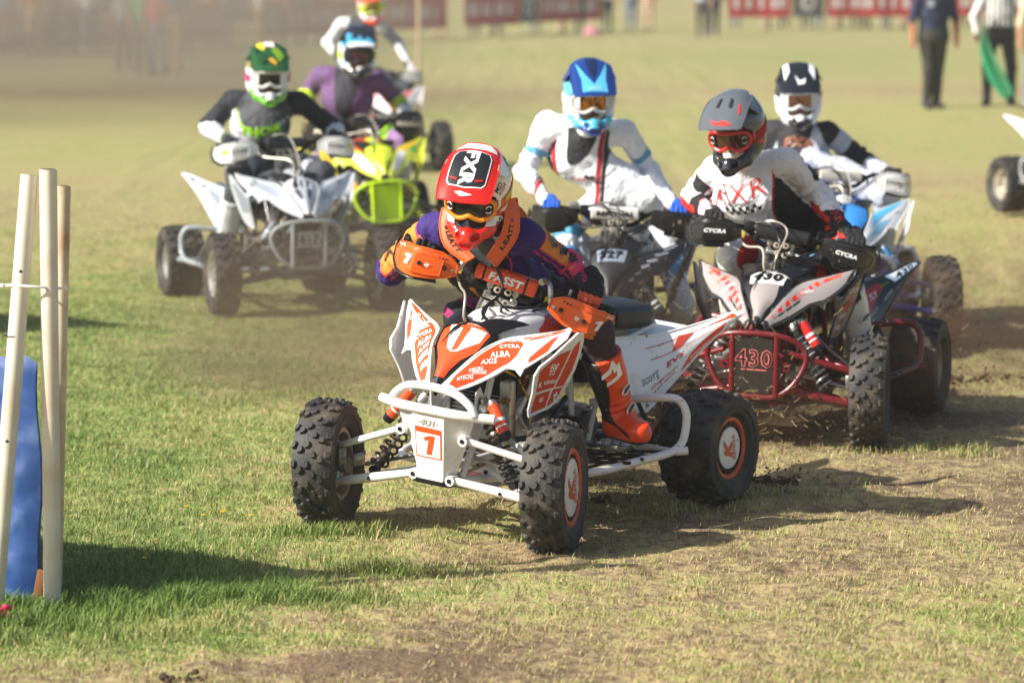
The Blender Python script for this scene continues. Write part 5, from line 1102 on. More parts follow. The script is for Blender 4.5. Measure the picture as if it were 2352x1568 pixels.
span(LC, LD, [('r', 1.9), ('g', 1.0), ('r', 2.9), ('g', 1.0), ('r', 2.4), ('g', .8)])
RB_ = mat('banner_red', 'c03028', .6, var=.1); GB_ = mat('banner_grey', '5c5a55', .6, var=.1); WB_ = mat('banner_print', 'e9e4e0', .6)
for i, (a, b0, kd) in enumerate(SEG):
    if kd == 'n': continue
    d = b0 - a; L_ = d.length; u = d.normalized(); n = Vector((u.y, -u.x, 0)); t_ = (a.y - 74) / 27; z0 = .12 + .3 * min(1, max(0, t_)); z1 = z0 + .86
    if n.y > 0: n = -n
    sd_ = lambda x: 'left' if x < -5 else ('middle' if x < 4 else 'right'); side_ = sd_(a.x); k_ = sum(1 for q_ in SEG[:i] if q_[2] == kd and sd_(q_[0].x) == side_)
    lab = '%s %s from the left, %s stretch of far barrier' % (('red lettered banner' if kd == 'r' else 'grey banner with round emblem'), ['first', 'second', 'third', 'fourth', 'fifth', 'sixth', 'seventh'][k_], side_)
    o = empty('banner', a, lab, 'banner', 'banners along the far barrier'); b = MB(); fn = lambda x, z, u=u, n=n: Vector((u.x * x, u.y * x, z)) + n * (.03 * math.sin(x * 5) * (z1 - z))
    b.sheet([(0, z0), (L_, z0 + .0), (L_, z1), (0, z1)], fn, RB_ if kd == 'r' else GB_, .25, .01, 0, tuple(n))
    if kd == 'r':
        rs = random.Random(i); x = .18
        while x < L_ - .35:
            w_ = rs.uniform(.12, .24); b.sheet([(x, z0 + .26), (x + w_, z0 + .26), (x + w_ * rs.uniform(.7, 1), z0 + .62), (x + .02, z0 + .62)], fn, WB_, .2, 0, .006, tuple(n)); x += w_ + rs.choice([.05, .06, .22])
    else: b.sheet([(L_ / 2 + .22 * math.cos(k), (z0 + z1) / 2 + .25 * math.sin(k)) for k in np.linspace(0, 2 * math.pi, 20)[:-1]], fn, WB_, .2, 0, .006, tuple(n)); b.sheet([(L_ / 2 + .12 * math.cos(k), (z0 + z1) / 2 + .15 * math.sin(k)) for k in np.linspace(0, 2 * math.pi, 14)[:-1]], fn, GB_, .2, 0, .012, tuple(n))
    b.build('sheet', o); b = MB(); b.tube([(0, 0, 0), (0, 0, z1 + .1)], .025, mat('post_wood', 'b09878', .8), 8, 1); b.build('post', o)
for px, top, bot, Y in ((962, -60, 112, 60), (405, 30, 150, 58)):
    b = MB(); x = at(px, bot, Y); b.tube([(0, 0, -.02), (0, 0, at(px, top, Y).z)], .035 if px > 500 else .02, mat('tall_post', 'd0b890', .7, dirt=.2), 12, 1); b.lathe([(.037, 0), (.037, .06)], (0, 0, max(.3, at(px, top, Y).z - .25)), (0, 0, 1), mat('post_band', '8a7a60', .7), 12)
    o_ = b.build('marker_post', loc=(x.x, Y, 0)); tag(o_, {962: 'tall pale wooden post right of the rearmost rider', 405: 'tall thin post in the dusty left background', 268: 'short pale stake in the dusty left background', 536: 'short pale stake behind the rider in green helmet'}[px], 'post', 'marker posts on the far field')
rs = random.Random(5); cols = [('3f6fb0', 'blue'), ('d8402c', 'red'), ('8a8f98', 'grey'), ('e8e6e0', 'white'), ('58a85c', 'green'), ('c03a30', 'dark red'), ('2f4a90', 'navy'), ('e0a080', 'peach'), ('404048', 'charcoal'), ('d0a8b0', 'pink'), ('506070', 'slate'), ('b0b8c4', 'pale grey')]
sp_ = [(20, 75.5, 0), (50, 76, 3), (78, 75, 1), (120, 76.5, 8), (160, 77, 2), (205, 76, 3), (240, 77, 10), (285, 66, 2), (330, 64, 4), (362, 63, 5), (398, 66, 6), (425, 80, 8), (480, 82, 7), (520, 83, 2), (600, 84, 3), (640, 84, 1), (690, 85, 10), (735, 86, 8),
       (1010, 92, 7), (1090, 94, 3), (1140, 95, 8), (1230, 96, 9), (1290, 97, 2), (1330, 97, 10), (1395, 98, 3), (1450, 99, 7), (1490, 100, 11), (1612, 92, 11), (1640, 94, 0), (1690, 102, 7), (1760, 102, 9), (1800, 103, 7), (1850, 102, 3), (1880, 103, 7), (1925, 103, 5), (1965, 102, 7), (1990, 103, 7), (2035, 103, 2), (2075, 103, 8), (2210, 104, 7), (2240, 104, 10)]
SPT = {}; _pl = ['at the far left edge', 'second from the left edge', 'third from the left edge', 'left of the pale parked car', 'in front of the pale parked car', 'right of the pale parked car', 'beside the first grey banner', 'leftmost in the dusty banner gap', 'second in the dusty banner gap', 'third in the dusty banner gap', 'rightmost in the dusty banner gap']
_a = ['behind the banner above the green helmet', 'just right of the green helmet', 'left of the rearmost rider', 'close left of the rearmost rider', 'near the tall wooden post', 'behind the middle red banner', 'above the leading helmet', 'left of the pink bag', 'beside the pink bag', 'right of the pink bag', 'above the blue helmet', 'left of the grassy gap', 'in the grassy gap', 'right in the grassy gap', 'at the start of the right banners', 'above the grey helmet', 'above the black and white helmet', 'left of the navy marshal', 'behind the navy marshal', 'between the two marshals', 'near the right edge']
SPW = _pl + [('%s, spot %s' % (_a[(k * len(_a)) // 30], 'abcdefghijklmnopqrstuvwxyzmnop'[k])) if 0 else '%s%s' % (_a[(k * len(_a)) // 30], ['', ', slightly farther right'][k > 0 and (k * len(_a)) // 30 == ((k - 1) * len(_a)) // 30]) for k in range(30)]
for i, (px, Y, c) in enumerate(sp_):
    col, cn = cols[c]; pc = ['3a3a40', '6a7a90', 'c8a88c', '4a4238'][i % 4]; key = (col, pc)
    lab = '%s topped spectator standing %s' % (cn, SPW[i])
    if key not in SPT: r_ = simple_person(lab, px, 60, Y, col, pc, ['c08868', 'a87050', 'd09878'][i % 3], yaw=-1.57 + rs.uniform(-.5, .5), h=.035, hgt=rs.uniform(1.6, 1.85), group='spectators behind the far banners'); SPT[key] = r_
    else:
        s0 = SPT[key]; r_ = s0.copy(); COL.objects.link(r_); r_['label'] = lab; r_.location = (at(px, 60, Y).x, Y, 0)
        for ch_ in list(s0.children): c2 = ch_.copy(); COL.objects.link(c2); c2.parent = r_
b = MB(); pkb = mat('pink_bag', 'cc8490', .6); b.loft([((0, 0, .02), (.22, 0, 0), (0, .12, 0)), ((0, 0, .12), (.24, 0, 0), (0, .13, 0)), ((0, 0, .24), (.16, 0, 0), (0, .09, 0)), ((0, 0, .28), (.08, 0, 0), (0, .04, 0))], pkb, 20); b.tube([(-.1, 0, .38), (0, 0, .5), (.1, 0, .38)], .012, pkb, 6); o_ = b.build('bag', loc=(at(1360, 70, 93).x, 93, 0)); tag(o_, 'bright pink bag on the grass below the red banner', 'bag')
# pale parked car behind the left banners
def far_car(x, Y, col, label):
    o = empty('parked_car', (x, Y, 0), label, 'car', None, (0, 0, .1)); b = MB(); m = paint('car_' + col, col, .15)
    b.loft([((-2.1, 0, .6), (0, .75, 0), (0, 0, .22)), ((-1.9, 0, .65), (0, .86, 0), (0, 0, .33)), ((0, 0, .65), (0, .9, 0), (0, 0, .35)), ((1.7, 0, .6), (0, .86, 0), (0, 0, .3)), ((2.1, 0, .55), (0, .7, 0), (0, 0, .18))], m, 24, 4)
    b.loft([((-1.7, 0, .95), (0, .75, 0), (0, 0, .05)), ((-1.2, 0, 1.15), (0, .68, 0), (0, 0, .28)), ((.3, 0, 1.15), (0, .68, 0), (0, 0, .3)), ((1.2, 0, .92), (0, .74, 0), (0, 0, .05))], mat('car_glass', '20262c', .1, coat=.5), 24, 4); b.build('body', o)
    for x_ in (-1.3, 1.35):
        for s in (-1, 1): b = MB(); b.lathe([(.2, -.1), (.31, -.1), (.33, 0), (.31, .1), (.2, .1), (0, .08)], (x_, s * .8, .33), (0, s, 0), RUBBER, 24); b.build('wheel', o)
far_car(at(215, 50, 90).x, 90, 'c9ccce', 'pale grey car parked behind the far left banner'); far_car(at(560, 30, 96).x, 98, '505458', 'dark grey car parked behind the spectators at far left')
# ================================================================ the quads
G617 = dict(name='q617', white='ccd0d6', gfx='8f97a3', cover='bfc4cc', frame='4a4a4c', bumper='a3aaac', rim='c8c6c0', tank='55585c', guard='ececea', pad='20242a', padtxt='', bump='loop', plate='b8bcc4', smallplate=1, spring='c8c8c8', num='617', numcol='26262a', numpos=(.475, .062), cnum=.52, cplate='c8ccd2', cink='2c2e34', gtxt='CYCRA', gink='2a2a2a', gtri=1, alu=0,
            fgfx=[([(.15, .4), (.4, .3), (.8, .4), (.7, .7), (.4, .75)], 'a2a9b4')], ftxt=[('617', .75, .5, .2, .12, '3a3c44')], rtxt=[('617', .80, .36, .34, .2, '1c2030')], rgfx=[([(.2, .3), (.7, .2), (.6, .5), (.3, .55)], '7f8896'), ([(.3, .65), (.7, .6), (.75, .8), (.35, .85)], '9aa2ae')], cgfx=[([(.25, -.5), (.45, -.6), (.45, -.25), (.28, -.2)], '4a4e56'), ([(.25, .5), (.45, .6), (.45, .25), (.28, .2)], '4a4e56')], hose='c8c4b8')
G430 = dict(name='q430', white='2a2a2c', gfx='cf2420', cover='9b9390', frame='741219', bumper='6c1018', rim='b0a896', tank='202022', guard='18181a', pad='1a1a1c', padtxt='', bump='loop', plate='2e2a26', spring='c8c8c8', num='430', numcol='e07a72', numin='1a1618', numpos=(.47, .085), cnum=.60, cplate='ecebe8', cink='121214', gtxt='CYCRA', gink='f0f0f0', alu=0, pfull=1, panelg='8b8583',
            fgfx=[([(.02, .1), (.25, .05), (.5, .04), (.9, .06), (.97, .5), (.86, .92), (.6, .98), (.45, .88), (.25, .9), (.05, .9)], '9b9390'), ([(.05, .35), (.45, .35), (.9, .1), (.96, .3), (.5, .55), (.1, .6)], 'c8241e'), ([(.1, .65), (.4, .62), (.38, .7), (.1, .75)], '1a1a1c')],
            ftxt=[('MARRE', .78, .35, .14, .14, 'f05a20'), ('LOST', .62, .38, .14, .1, 'f05a20'), ('GIBSON', .48, .5, .12, .13, 'f0e8e4'), ('GUNN', .34, .5, .12, .10, 'e0443c'), ('NORTH', .86, .14, .07, .12, 'e8e4e0')],
            ptxt=[('ACTION', (1.06, .775), .026, 'e8e6e4'), ('POORBOYS', (1.08, .705), .026, 'd02018'), ('FASST', (1.08, .655), .022, 'ecebe8'), ('PGX', (1.09, .60), .026, 'ecebe8')], rear='1c222c', rgfx=[([(.72, .05), (.98, .1), (.97, .5), (.74, .45)], '8fa4b4'), ([(.75, .09), (.955, .14), (.95, .44), (.76, .40)], 'e8ecf0'), ([(.4, .2), (.62, .12), (.66, .3), (.3, .75)], 'b02028')], rtxt=[('430', .86, .28, .3, .16, '10141a'), ('FLY', .52, .35, .14, .1, 'f0f0f0'), ('UTVS', .66, .3, .1, .09, '58a040'), ('ANSR', .64, .62, .1, .1, 'c0c4c8'), ('MAXXIS', .45, .62, .08, .12, 'b0b4ba'), ('ELKA', .38, .75, .1, .09, 'e8e8e8')], hose='d0c8b8')
G527 = dict(name='q527', white='232325', gfx='3a3a3c', cover='2e2e31', frame='3a3836', bumper='3c3a38', rim='6a665e', tank='28282a', guard='1c1b1a', pad='d8d6d0', padtxt='RENTHAL', padsz=.026, padink='1a1a1a', bump='loop', plate='2a2826', spring='8a8a8a', num='527', numcol='7c8290', cnum=.56, cplate='8c97a8', cink='1a1a1c', gtxt='', alu=0,
            ftxt=[('ACTION', .82, .3, .13, .14, 'c2c8d0'), ('KENDA', .70, .4, .13, .14, 'aab2c0'), ('FASST', .56, .5, .13, .12, 'c2c8d0'), ('ELKA', .44, .52, .13, .1, 'c2c8d0'), ('TAPOUT', .32, .55, .1, .1, '9aa2b0'), ('DG', .22, .55, .12, .06, '9aa2b0')], rtxt=[('MOTO', .8, .35, .16, .14, 'c2ccd8'), ('RACING', .62, .5, .12, .14, '8a98a8')], rgfx=[([(.3, .3), (.6, .2), (.55, .4), (.33, .5)], '56606c')], hose='55524c')
GYEL = dict(name='qyel', white='e2e84a', gfx='f0a020', cover='d8ea3c', frame='484848', bumper='c8ee1e', rim='a8a49a', tank='e25a28', guard='1d1b1c', pad='303030', padtxt='', bump='loop', plate='b4dc18', spring='d8e030', num='M527'[0:0] or '', numcol='98a020', gtxt='MAXXIS', gink='cfc8b8', gbig=1.75, alu=0, tankg='e23a18',
            fgfx=[([(.1, .2), (.4, .15), (.6, .5), (.3, .8), (.1, .8)], 'f4f4ee'), ([(.5, .1), (.9, .15), (.8, .5), (.55, .5)], 'e8b428'), ([(.6, .6), (.8, .5), (.75, .9)], '3ad060')], rgfx=[([(.3, .2), (.7, .2), (.6, .6)], '3ad060')], hose='c8c4b8', nerf='3a3a3a')
GBLU = dict(name='qblu', white='e8eaec', gfx='58a8dc', cover='3c8cd8', frame='3440a0', bumper='d8dadc', rim='8a8478', tank='2858c8', guard='f0f0ee', pad='d8d4c8', padtxt='', bump='loop', plate='c8ccd0', spring='3050c0', num='', gtxt='CYCRA', gink='2a2a2a', gtri=1, alu=0, axle='3440a0', nerf='d8dadc',
            fgfx=[([(.4, .1), (.92, .08), (.96, .35), (.5, .5), (.2, .4)], '5ab4e4'), ([(.1, .6), (.4, .55), (.6, .75), (.3, .85)], '8cc8ec')], ftxt=[('JESUS', .75, .72, .12, .08, '5a6070')], rgfx=[([(.3, .2), (.8, .15), (.7, .5), (.3, .5)], '4c9cdc')], hose='c8c4b8')
GTOP = dict(name='qtop', white='f0eeee', gfx='e83a28', cover='e84a38', frame='58585a', bumper='8c8c8e', rim='8a867c', tank='f0eeee', guard='c8c8c8', pad='3a3a3a', padtxt='', bump='loop', plate='4a4a4a', spring='c8c8c8', num='', gtxt='', alu=0, fgfx=[([(.4, .1), (.8, .1), (.7, .4), (.4, .5)], 'e83a28')], hose='8a8a8a')
GFAR = dict(name='qfar', white='e6e8ea', gfx='c8ccd0', cover='e0e2e4', frame='58585a', bumper='8c8c8e', rim='d8d0c0', tank='8a8c90', guard='e8e8e8', pad='3a3a3a', padtxt='', bump='loop', plate='4a4a4a', spring='c8c8c8', num='', gtxt='', alu=0, hose='8a8a8a')
hero, HXw = quad('white and orange racing quad bike, number 1, leading the pack in front', .405, 14.1, -2.143, roll=-.005, pitch=.019, chroll=-.09, steer=.32, bsteer=.52, broll=.06, P=dict(name='hero', hub='ecebe8', ring='d0582a', big=1, noguard=0))
q430, HX430 = quad('black and grey quad bike with dark red frame, number 430, cornering behind the leader', 1.55, 16.75, -1.90, cdz=-.065, chroll=-.03, steer=.16, bsteer=.2, broll=.06, P=G430)
q617, HX617 = quad('white and silver quad bike with a grey bumper, number 617, on the left', -1.73, 22.45, -1.235, bdz=.05, chroll=0, steer=-.05, bsteer=-.1, P=G617)
q527, HX527 = quad('dusty all black quad bike, number 527, between the leader and the red framed one', .68, 18.85, -1.70, pitch=.05, cdz=-.07, chroll=0, steer=.05, bsteer=.1, P=G527)
qyel, HXyel = quad('fluorescent yellow quad bike with yellow bumper behind the white 617 one', -1.27, 26.2, -1.30, roll=.05, chroll=0, steer=.0, bsteer=.0, P=GYEL)
qblu, HXblu = quad('white and blue quad bike with blue axle, rightmost of the riding pack', 1.87, 20.7, -1.50, roll=.0, cdz=-.04, chroll=0, steer=0., bsteer=.1, P=GBLU)
qtop, HXtop = quad('white quad bike with red number plate, rearmost of the pack', -1.58, 36.4, -1.31, chroll=0, steer=0., bsteer=.0, P=GTOP)
qfar, HXfar = quad('white quad bike cut off by the right edge of the photograph', 4.62, 28.3, -1.236, z=.11, chroll=0, steer=0., bsteer=.0, P=GFAR)

# ================================================================ the riders
def hand(HX, s, off=(-.0, 0, .0), y=.315): return HX @ Vector((-.062 + off[0], s * y, .018 + off[2]))
def barv(HX): return tuple((HX.to_3x3() @ Vector((0, 1, 0))).normalized())
def loc(q, p): return q.matrix_world @ Vector(p)
def base_joints(q, HX, px, Y):
    J = {k: at(*v) for k, v in px.items()}
    J['haR'] = hand(HX, -1); J['haL'] = hand(HX, 1); return J
def legs(J, q, pel=(.28, 0, .90), kn=(.70, .27, .80), an=(.50, .31, .40), toe=(.66, .335, .335)):
    for s, c in ((-1, 'R'), (1, 'L')):
        J.setdefault('hip' + c[0:0] + ('R' if s < 0 else 'L'), loc(q, (pel[0], s * .10, pel[2]))); J.setdefault('kn' + c, loc(q, (kn[0], s * kn[1], kn[2]))); J.setdefault('an' + c, loc(q, (an[0], s * an[1], an[2]))); J.setdefault('to' + c, loc(q, (toe[0], s * toe[1], toe[2])))
    J.setdefault('pelvis', loc(q, pel)); J.setdefault('waist', J['pelvis'].lerp(J['chest'], .42)); return J
def big(x): return np.full_like(x, 1.)

# --- leader: purple, black and orange kit
J = base_joints(hero, HXw, dict(head=(1098, 435, 13.12), neck=(1112, 540, 13.27), shR=(992, 524, 13.36), shL=(1216, 545, 13.24), elR=(897, 622, 13.60), elL=(1308, 612, 13.42), chest=(1118, 610, 13.42)), 0)
J['pelvis'] = loc(hero, (.42, -.05, .86)); J['waist'] = J['pelvis'].lerp(J['chest'], .5)
J['knL'] = at(1368, 762, 13.30); J['anL'] = at(1424, 962, 13.46); J['toL'] = at(1468, 996, 13.28); J['knR'] = loc(hero, (.72, -.25, .80)); legs(J, hero); J['hipL'] = loc(hero, (.40, .07, .84)); J['haL'] = J['haL'] + Vector((0, .0, .022)); J['haR'] = J['haR'] + Vector((0, 0, .012))
def m_hero(C):
    V, D, T, ang = C['V'], C['D'], C['T'], C['ang']; out = []
    tor = np.minimum(D[1], D[2]); x = (V - C['ch']) @ C['sd']; z = (V - C['ch']) @ C['up']; f = (V - C['ch']) @ C['fr']
    arm = lambda i: -(D[i] - np.minimum(tor, C['dp'])); 
    out.append((np.minimum(np.minimum(.13 - np.abs(x + .02 * np.sin(z * 30)), arm(4) * 0 + 1), .2 - C['dp'] * 0), '17131c'))   # black centre of the body
    seams = np.minimum(.0035 - np.abs(np.abs(x) - .132), tor * 0 + 1); out.append((np.where(tor < np.minimum(D[4], D[6]), seams, -1), 'c8285a'))
    out.append((np.where(C['dp'] < C['dj'], .01, -.01), '1a1719'))
    # forearms dark grey brown, upper arms purple with orange patch outlined magenta
    fa = np.maximum(np.minimum(T[7] * .28 - .10, D[6] - D[7]), np.minimum(T[5] * .28 - .06, D[4] - D[5])); out.append((np.where(np.minimum(D[7], D[5]) < tor, fa, -1), '3a2a34'))
    for i, s in ((6, 1), (4, -1)):
        dirv = np.array([.25 * s, -.75, .62]); a = ang(i, dirv); w = np.minimum((a - .52) * .05, np.minimum(T[i] - .10, .93 - T[i]) * .25); w = np.where(D[i] < .03, w, -1)
        out.append((np.where((T[i] > .06) & (T[i] < .97), np.minimum(w + .024, -(w + .017)) + .0008, -1), 'b02a66')); out.append((w + .006, 'c8285a')); out.append((w, 'e08a30' if i == 4 else 'd4863a'))
    w = np.minimum(ang(7, (.3, -.8, .5)) * .03 - .008, np.minimum(T[7] * .28 + .005, .085 - T[7] * .28)); out.append((np.where((D[7] < .03) & (D[7] < tor), w, -1), 'd83a6a'))
    w = np.minimum(ang(6, (.3, -.8, .5)) * .03 - .014, T[6] * .28 - .235); out.append((np.where(D[6] < .03, w, -1), 'd83a6a'))
    out.append((np.where((D[9] < .02) | (D[8] < .02), .012 * np.sin(V[:, 2] * 60 + V[:, 0] * 40) - .004, -1), 'a02a62'))
    out.append((np.where(tor < .02, np.minimum(.05 - np.abs(x - .02), .03 - np.abs(z + .0)) + .03 * vnoise(V, 22, 4), -1), 'c87a2c'))
    return out
blobs = [[(-1, .6), (-.7, .7), (-.5, .1), (-.2, .6), (.05, .5), (-.1, -.1), (.3, .55), (.45, .3), (.3, -.3), (.6, .2), (.95, .1), (.85, -.5), (.5, -.35), (.1, -.8), (-.05, -.4), (-.35, -.75), (-.45, -.2), (-.8, -.6), (-.85, 0)]]
hd = (.45, -.72, .53)
rider('rider in purple, black and orange kit leaning over the bars of the leading quad bike', J,
      dict(name='lead', scale=1.05, base='eceae6', masks=[
          (lambda x, y, z: np.minimum(-.085 - z + .25 * np.maximum(x - .05, 0) * 1.0, x - .02), 'd41f16'),
          (lambda x, y, z: np.minimum(-.065 - z - .35 * (.17 - x) * 1., x - .11), 'dc2618'),
          (lambda x, y, z: np.minimum(.012 - np.abs(z - .035 - .5 * x), -.02 - x + 0 * z), 'd8b020'),
          (lambda x, y, z: np.minimum(np.minimum(.011 - np.abs(z + .072 - .55 * (x - .02)), x + .01), .13 - x), 'c02420'),
          (lambda x, y, z: np.minimum(np.minimum(z - .06 + .3 * x, .012 - np.abs(np.abs(y) - .092)), -x + .02), '6a8294')],
          txt=[('001', (.085, .12, -.072), (-.85, .42, .35), (.3, -.1, .9), .026, '141416'), ('LS', (-.03, .13, .09), (-.9, .2, -.3), (0, 0, 1), .05, '4c6a80'), ('MD', (.075, .125, .062), (-.8, .3, .5), (0, 0, 1), .02, '20242c'), ('RIDE', (.055, .125, .048), (-.8, .3, .5), (0, 0, 1), .016, 'c03048')],
          peak='d8241a', wing='eceae6', peakw=1.04, face='9a6450',
          peakg=[([(.0, -.55), (.06, -.8), (.15, -.86), (.15, .86), (.06, .8), (.0, .55)], 'f0eeea'), ([(.24, -.62), (.20, 0), (.24, .62), (.32, .72), (.74, .70), (.80, .60), (.83, 0), (.80, -.60), (.74, -.70), (.32, -.72)], 'f0eeea'), ([(.25, -.58), (.215, 0), (.25, .58), (.33, .675), (.73, .66), (.785, .56), (.81, 0), (.785, -.56), (.73, -.66), (.33, -.675)], '1e2024'), ([(.9, -.32), (.88, -.1), (.90, .1), (.92, .35), (.95, .1), (.955, -.1), (.93, -.2)], 'f4f2ee'), ([(.70, .3), (.74, .32), (.70, .6), (.67, .58)], 'a01818'), ([(.70, -.3), (.74, -.32), (.70, -.6), (.67, -.58)], 'a01818')],
          peakt=[('FXR', (.515, 0), .050, 0., 'f4f4f2', 1.25)], gog=dict(frame='e8921c', lens='2e241e', strap='e06a1c', strapc='e8c020', mark='e8e6e0', metal=.55)),
      dict(name='lead', base='36206e', masks=m_hero, bar=barv(HXw), glove='18161a', tips='f0684a', hrot=(-1.86, .52, -.12), brace=['e0622a', '3a3c40'], bracepts=[([(1016, 478, 13.27), (1010, 520, 13.25), (1022, 566, 13.22), (1066, 602, 13.19)], [(1046, 478, 13.25), (1042, 512, 13.24), (1058, 550, 13.22), (1090, 590, 13.18)], 1), ([(1187, 455, 13.12), (1192, 500, 13.1), (1186, 548, 13.11), (1140, 612, 13.15)], [(1160, 460, 13.1), (1160, 500, 13.08), (1150, 540, 13.1), (1118, 590, 13.13)], -1), ([(1060, 548, 13.18), (1085, 582, 13.17), (1125, 612, 13.17)], [(1152, 530, 13.15), (1140, 560, 13.14), (1130, 600, 13.15)], 0)], h=.0085, hh=.0045, hg=.0042, hb=.006,
           boot=dict(name='lead', base='ee4a10', panel='1c1816', sole='1a1614', buckle='e8dcd4', star='f4f2ee', face=(.2, -1, .1), dirt=.25),
           draw=[('p', (6, .28, hd), blobs[0], .036, '1c1620', dict(rot=0)), ('p', (6, .56, hd), blobs[0], .034, '1c1620', dict(rot=.5)), ('p', (6, .80, hd), blobs[0], .034, '2a1626', dict(rot=-.2)), ('p', (4, .45, (-.3, -.7, .6)), blobs[0], .036, '3a2216', dict(rot=1.2)), ('p', (4, .75, (-.3, -.7, .6)), blobs[0], .03, '3a2216', dict(rot=.4)), ('p', 'chest', blobs[0], .06, '1c1418', dict(dy=.05, dz=.0, off=.006)), ('t', (7, .70, hd), 'FXR', .022, 'c8285a', dict(rot=0))]))

# --- 430: white, red and black kit
J = base_joints(q430, HX430, dict(head=(1694, 298, 16.0), neck=(1706, 398, 16.25), shR=(1640, 392, 16.38), shL=(1806, 372, 16.22), elR=(1592, 452, 16.45), elL=(1886, 455, 16.38), chest=(1722, 448, 16.3)), 0)
legs(J, q430, pel=(.28, -.04, .90), kn=(.76, .26, .82)); J['toL'] = loc(q430, (.64, .37, .34))
def m_430(C):
    V, D, T, ang = C['V'], C['D'], C['T'], C['ang']; tor = np.minimum(D[1], D[2]); x = (V - C['ch']) @ C['sd']; z = (V - C['ch']) @ C['up']; bt = tor < np.minimum(D[4], D[6])
    o = [(np.where(bt, np.abs(x) - .150 - .03 * np.sin(z * 9), -1), '1b181b'), (np.where(bt, .005 - np.abs(np.abs(x) - .147 - .03 * np.sin(z * 9)), -1), 'c22020')]
    for i in (6, 4):
        o.append((np.where(D[i] < .03, np.minimum(ang(i, (.4 if i == 4 else -.4, -.5, .7)) * .02 - .012 + .012 * vnoise(V, 22, i), (.16 - np.abs(T[i] - .45)) * .1), -1), '1b181c'))
    for i in (7, 5): o.append((np.where((D[i] < .03) & (D[i] < tor), np.minimum(ang(i, (-.3, -.5, -.8)) * .03 - .012, .6 - T[i]), -1), 'd42a1c'))
    for i in (8, 10): o.append((np.where(D[i] < .03, np.minimum(T[i] - .80, .93 - T[i] + .1 * ang(i, (1, 0, 0))) * .3, -1), 'c8241e')); o.append((np.where(D[i] < .03, .05 * vnoise(V, 9, i + 3) - .030, -1), '221d20'))
    return o
rider('rider in white, red and black kit with grey helmet on the red framed quad bike', J,
      dict(name='h430', scale=1.08, base='1e2024', masks=[(lambda x, y, z: np.minimum(z - .0 + .2 * x, .10 - x), '4e5358'), (lambda x, y, z: np.minimum(.02 - np.abs(z - .01 + .25 * x), -x + .08), 'b81c22'), (lambda x, y, z: np.minimum(.008 - np.abs(z + .045 - .5 * (x - .02)), .12 - x), 'c01c20'), (lambda x, y, z: np.minimum(z - .05, -.06 - x) + .02 * np.sin(y * 60), 'e8e8ea')],
           peak='5e6368', peakg=[([(.82, -.5), (.9, -.2), (.86, .2), (.93, .6), (.97, .3), (.95, -.3)], 'd8342a'), ([(.5, .6), (.7, .7), (.7, .78), (.5, .68)], 'd8342a'), ([(.4, -.3), (.6, -.35), (.6, -.22), (.4, -.2)], '26282c'), ([(.4, .3), (.6, .35), (.6, .22), (.4, .2)], '26282c')], gog=dict(frame='c8201c', lens='6a3a34', strap='b01c20', mark='c8c4c0', metal=.6)),
      dict(name='k430', bulk=1.08, base='ececee', masks=m_430, bar=barv(HX430), glove='1c1a1c', hrot=(-1.97, .36, .03), brace=None, h=.010, hh=.006, boot=dict(name='b430', base='e6e6e4', panel='dadad8', sole='1a1a1a', buckle='d0d0d0', star='1a1a1a', dirt=.2),
           draw=[('t', 'chest', 'FXR', .058, 'cc2420', dict(dz=.115, dy=.038, off=.006, sx=1.5, bold=-.01)), ('t', 'chest', 'RACE DIVISION', .013, '4a4a52', dict(dz=.078, dy=.02, off=.006))] + [('p', 'chest', [(-1, -1), (1, -1), (1, 1), (-1, 1)], .0085, '1a1a1e', dict(dy=-.06 + .0175 * k, dz=.056 - .0165 * (k % 2), off=.006)) for k in range(10)] + [('t', (7, .62, (0, -.75, .6)), 'FXR', .045, 'd42a1c', dict(sx=1.4, bold=-.01, rot=0)), ('t', (10, .8, (.2, -.6, .8)), 'FXR', .04, '1a1a1a', {})]))

# --- 527: white, light blue and red kit
J = base_joints(q527, HX527, dict(head=(1353, 222, 18.35), neck=(1352, 318, 18.6), shR=(1258, 282, 18.7), shL=(1436, 300, 18.6), elR=(1206, 395, 18.7), elL=(1490, 392, 18.8), chest=(1338, 365, 18.7)), 0)
legs(J, q527, pel=(.16, .04, .93), kn=(.68, .30, .84)); J['knL'] = at(1495, 470, 18.8); J['knR'] = at(1302, 520, 18.7)
def m_527(C):
    V, D, T, ang = C['V'], C['D'], C['T'], C['ang']; tor = np.minimum(D[1], D[2]); x = (V - C['ch']) @ C['sd']; z = (V - C['ch']) @ C['up']; bt = tor < np.minimum(D[4], D[6]) + .01
    o = [(np.where(bt, .014 - np.abs(np.abs(x) - .120 - .2 * z * (z > 0)), -1), 'b02028'), (np.where(bt, .012 - np.abs(np.abs(x) - .148 - .2 * z * (z > 0)), -1), '26242a')]
    o.append((np.where(tor < .04, .088 - np.sqrt((x - .02) ** 2 + (np.minimum(z - .10, 0) * 1.0) ** 2), -1) * 1., '2a2b2f'))
    for i in (4, 6): o.append((np.where(D[i] < .03, .018 - np.abs(T[i] * .28 - .16) + .01 * vnoise(V, 20, i), -1), '68a8c8'))
    for i in (8, 10): o.append((np.where(D[i] < .04, T[i] - .72 + .06 * vnoise(V, 9, 1), -1) * .2, '54a4c6')); o.append((np.where(D[i] < .04, .012 - np.abs(T[i] - .72) * .35, -1), 'c02830'))
    return o
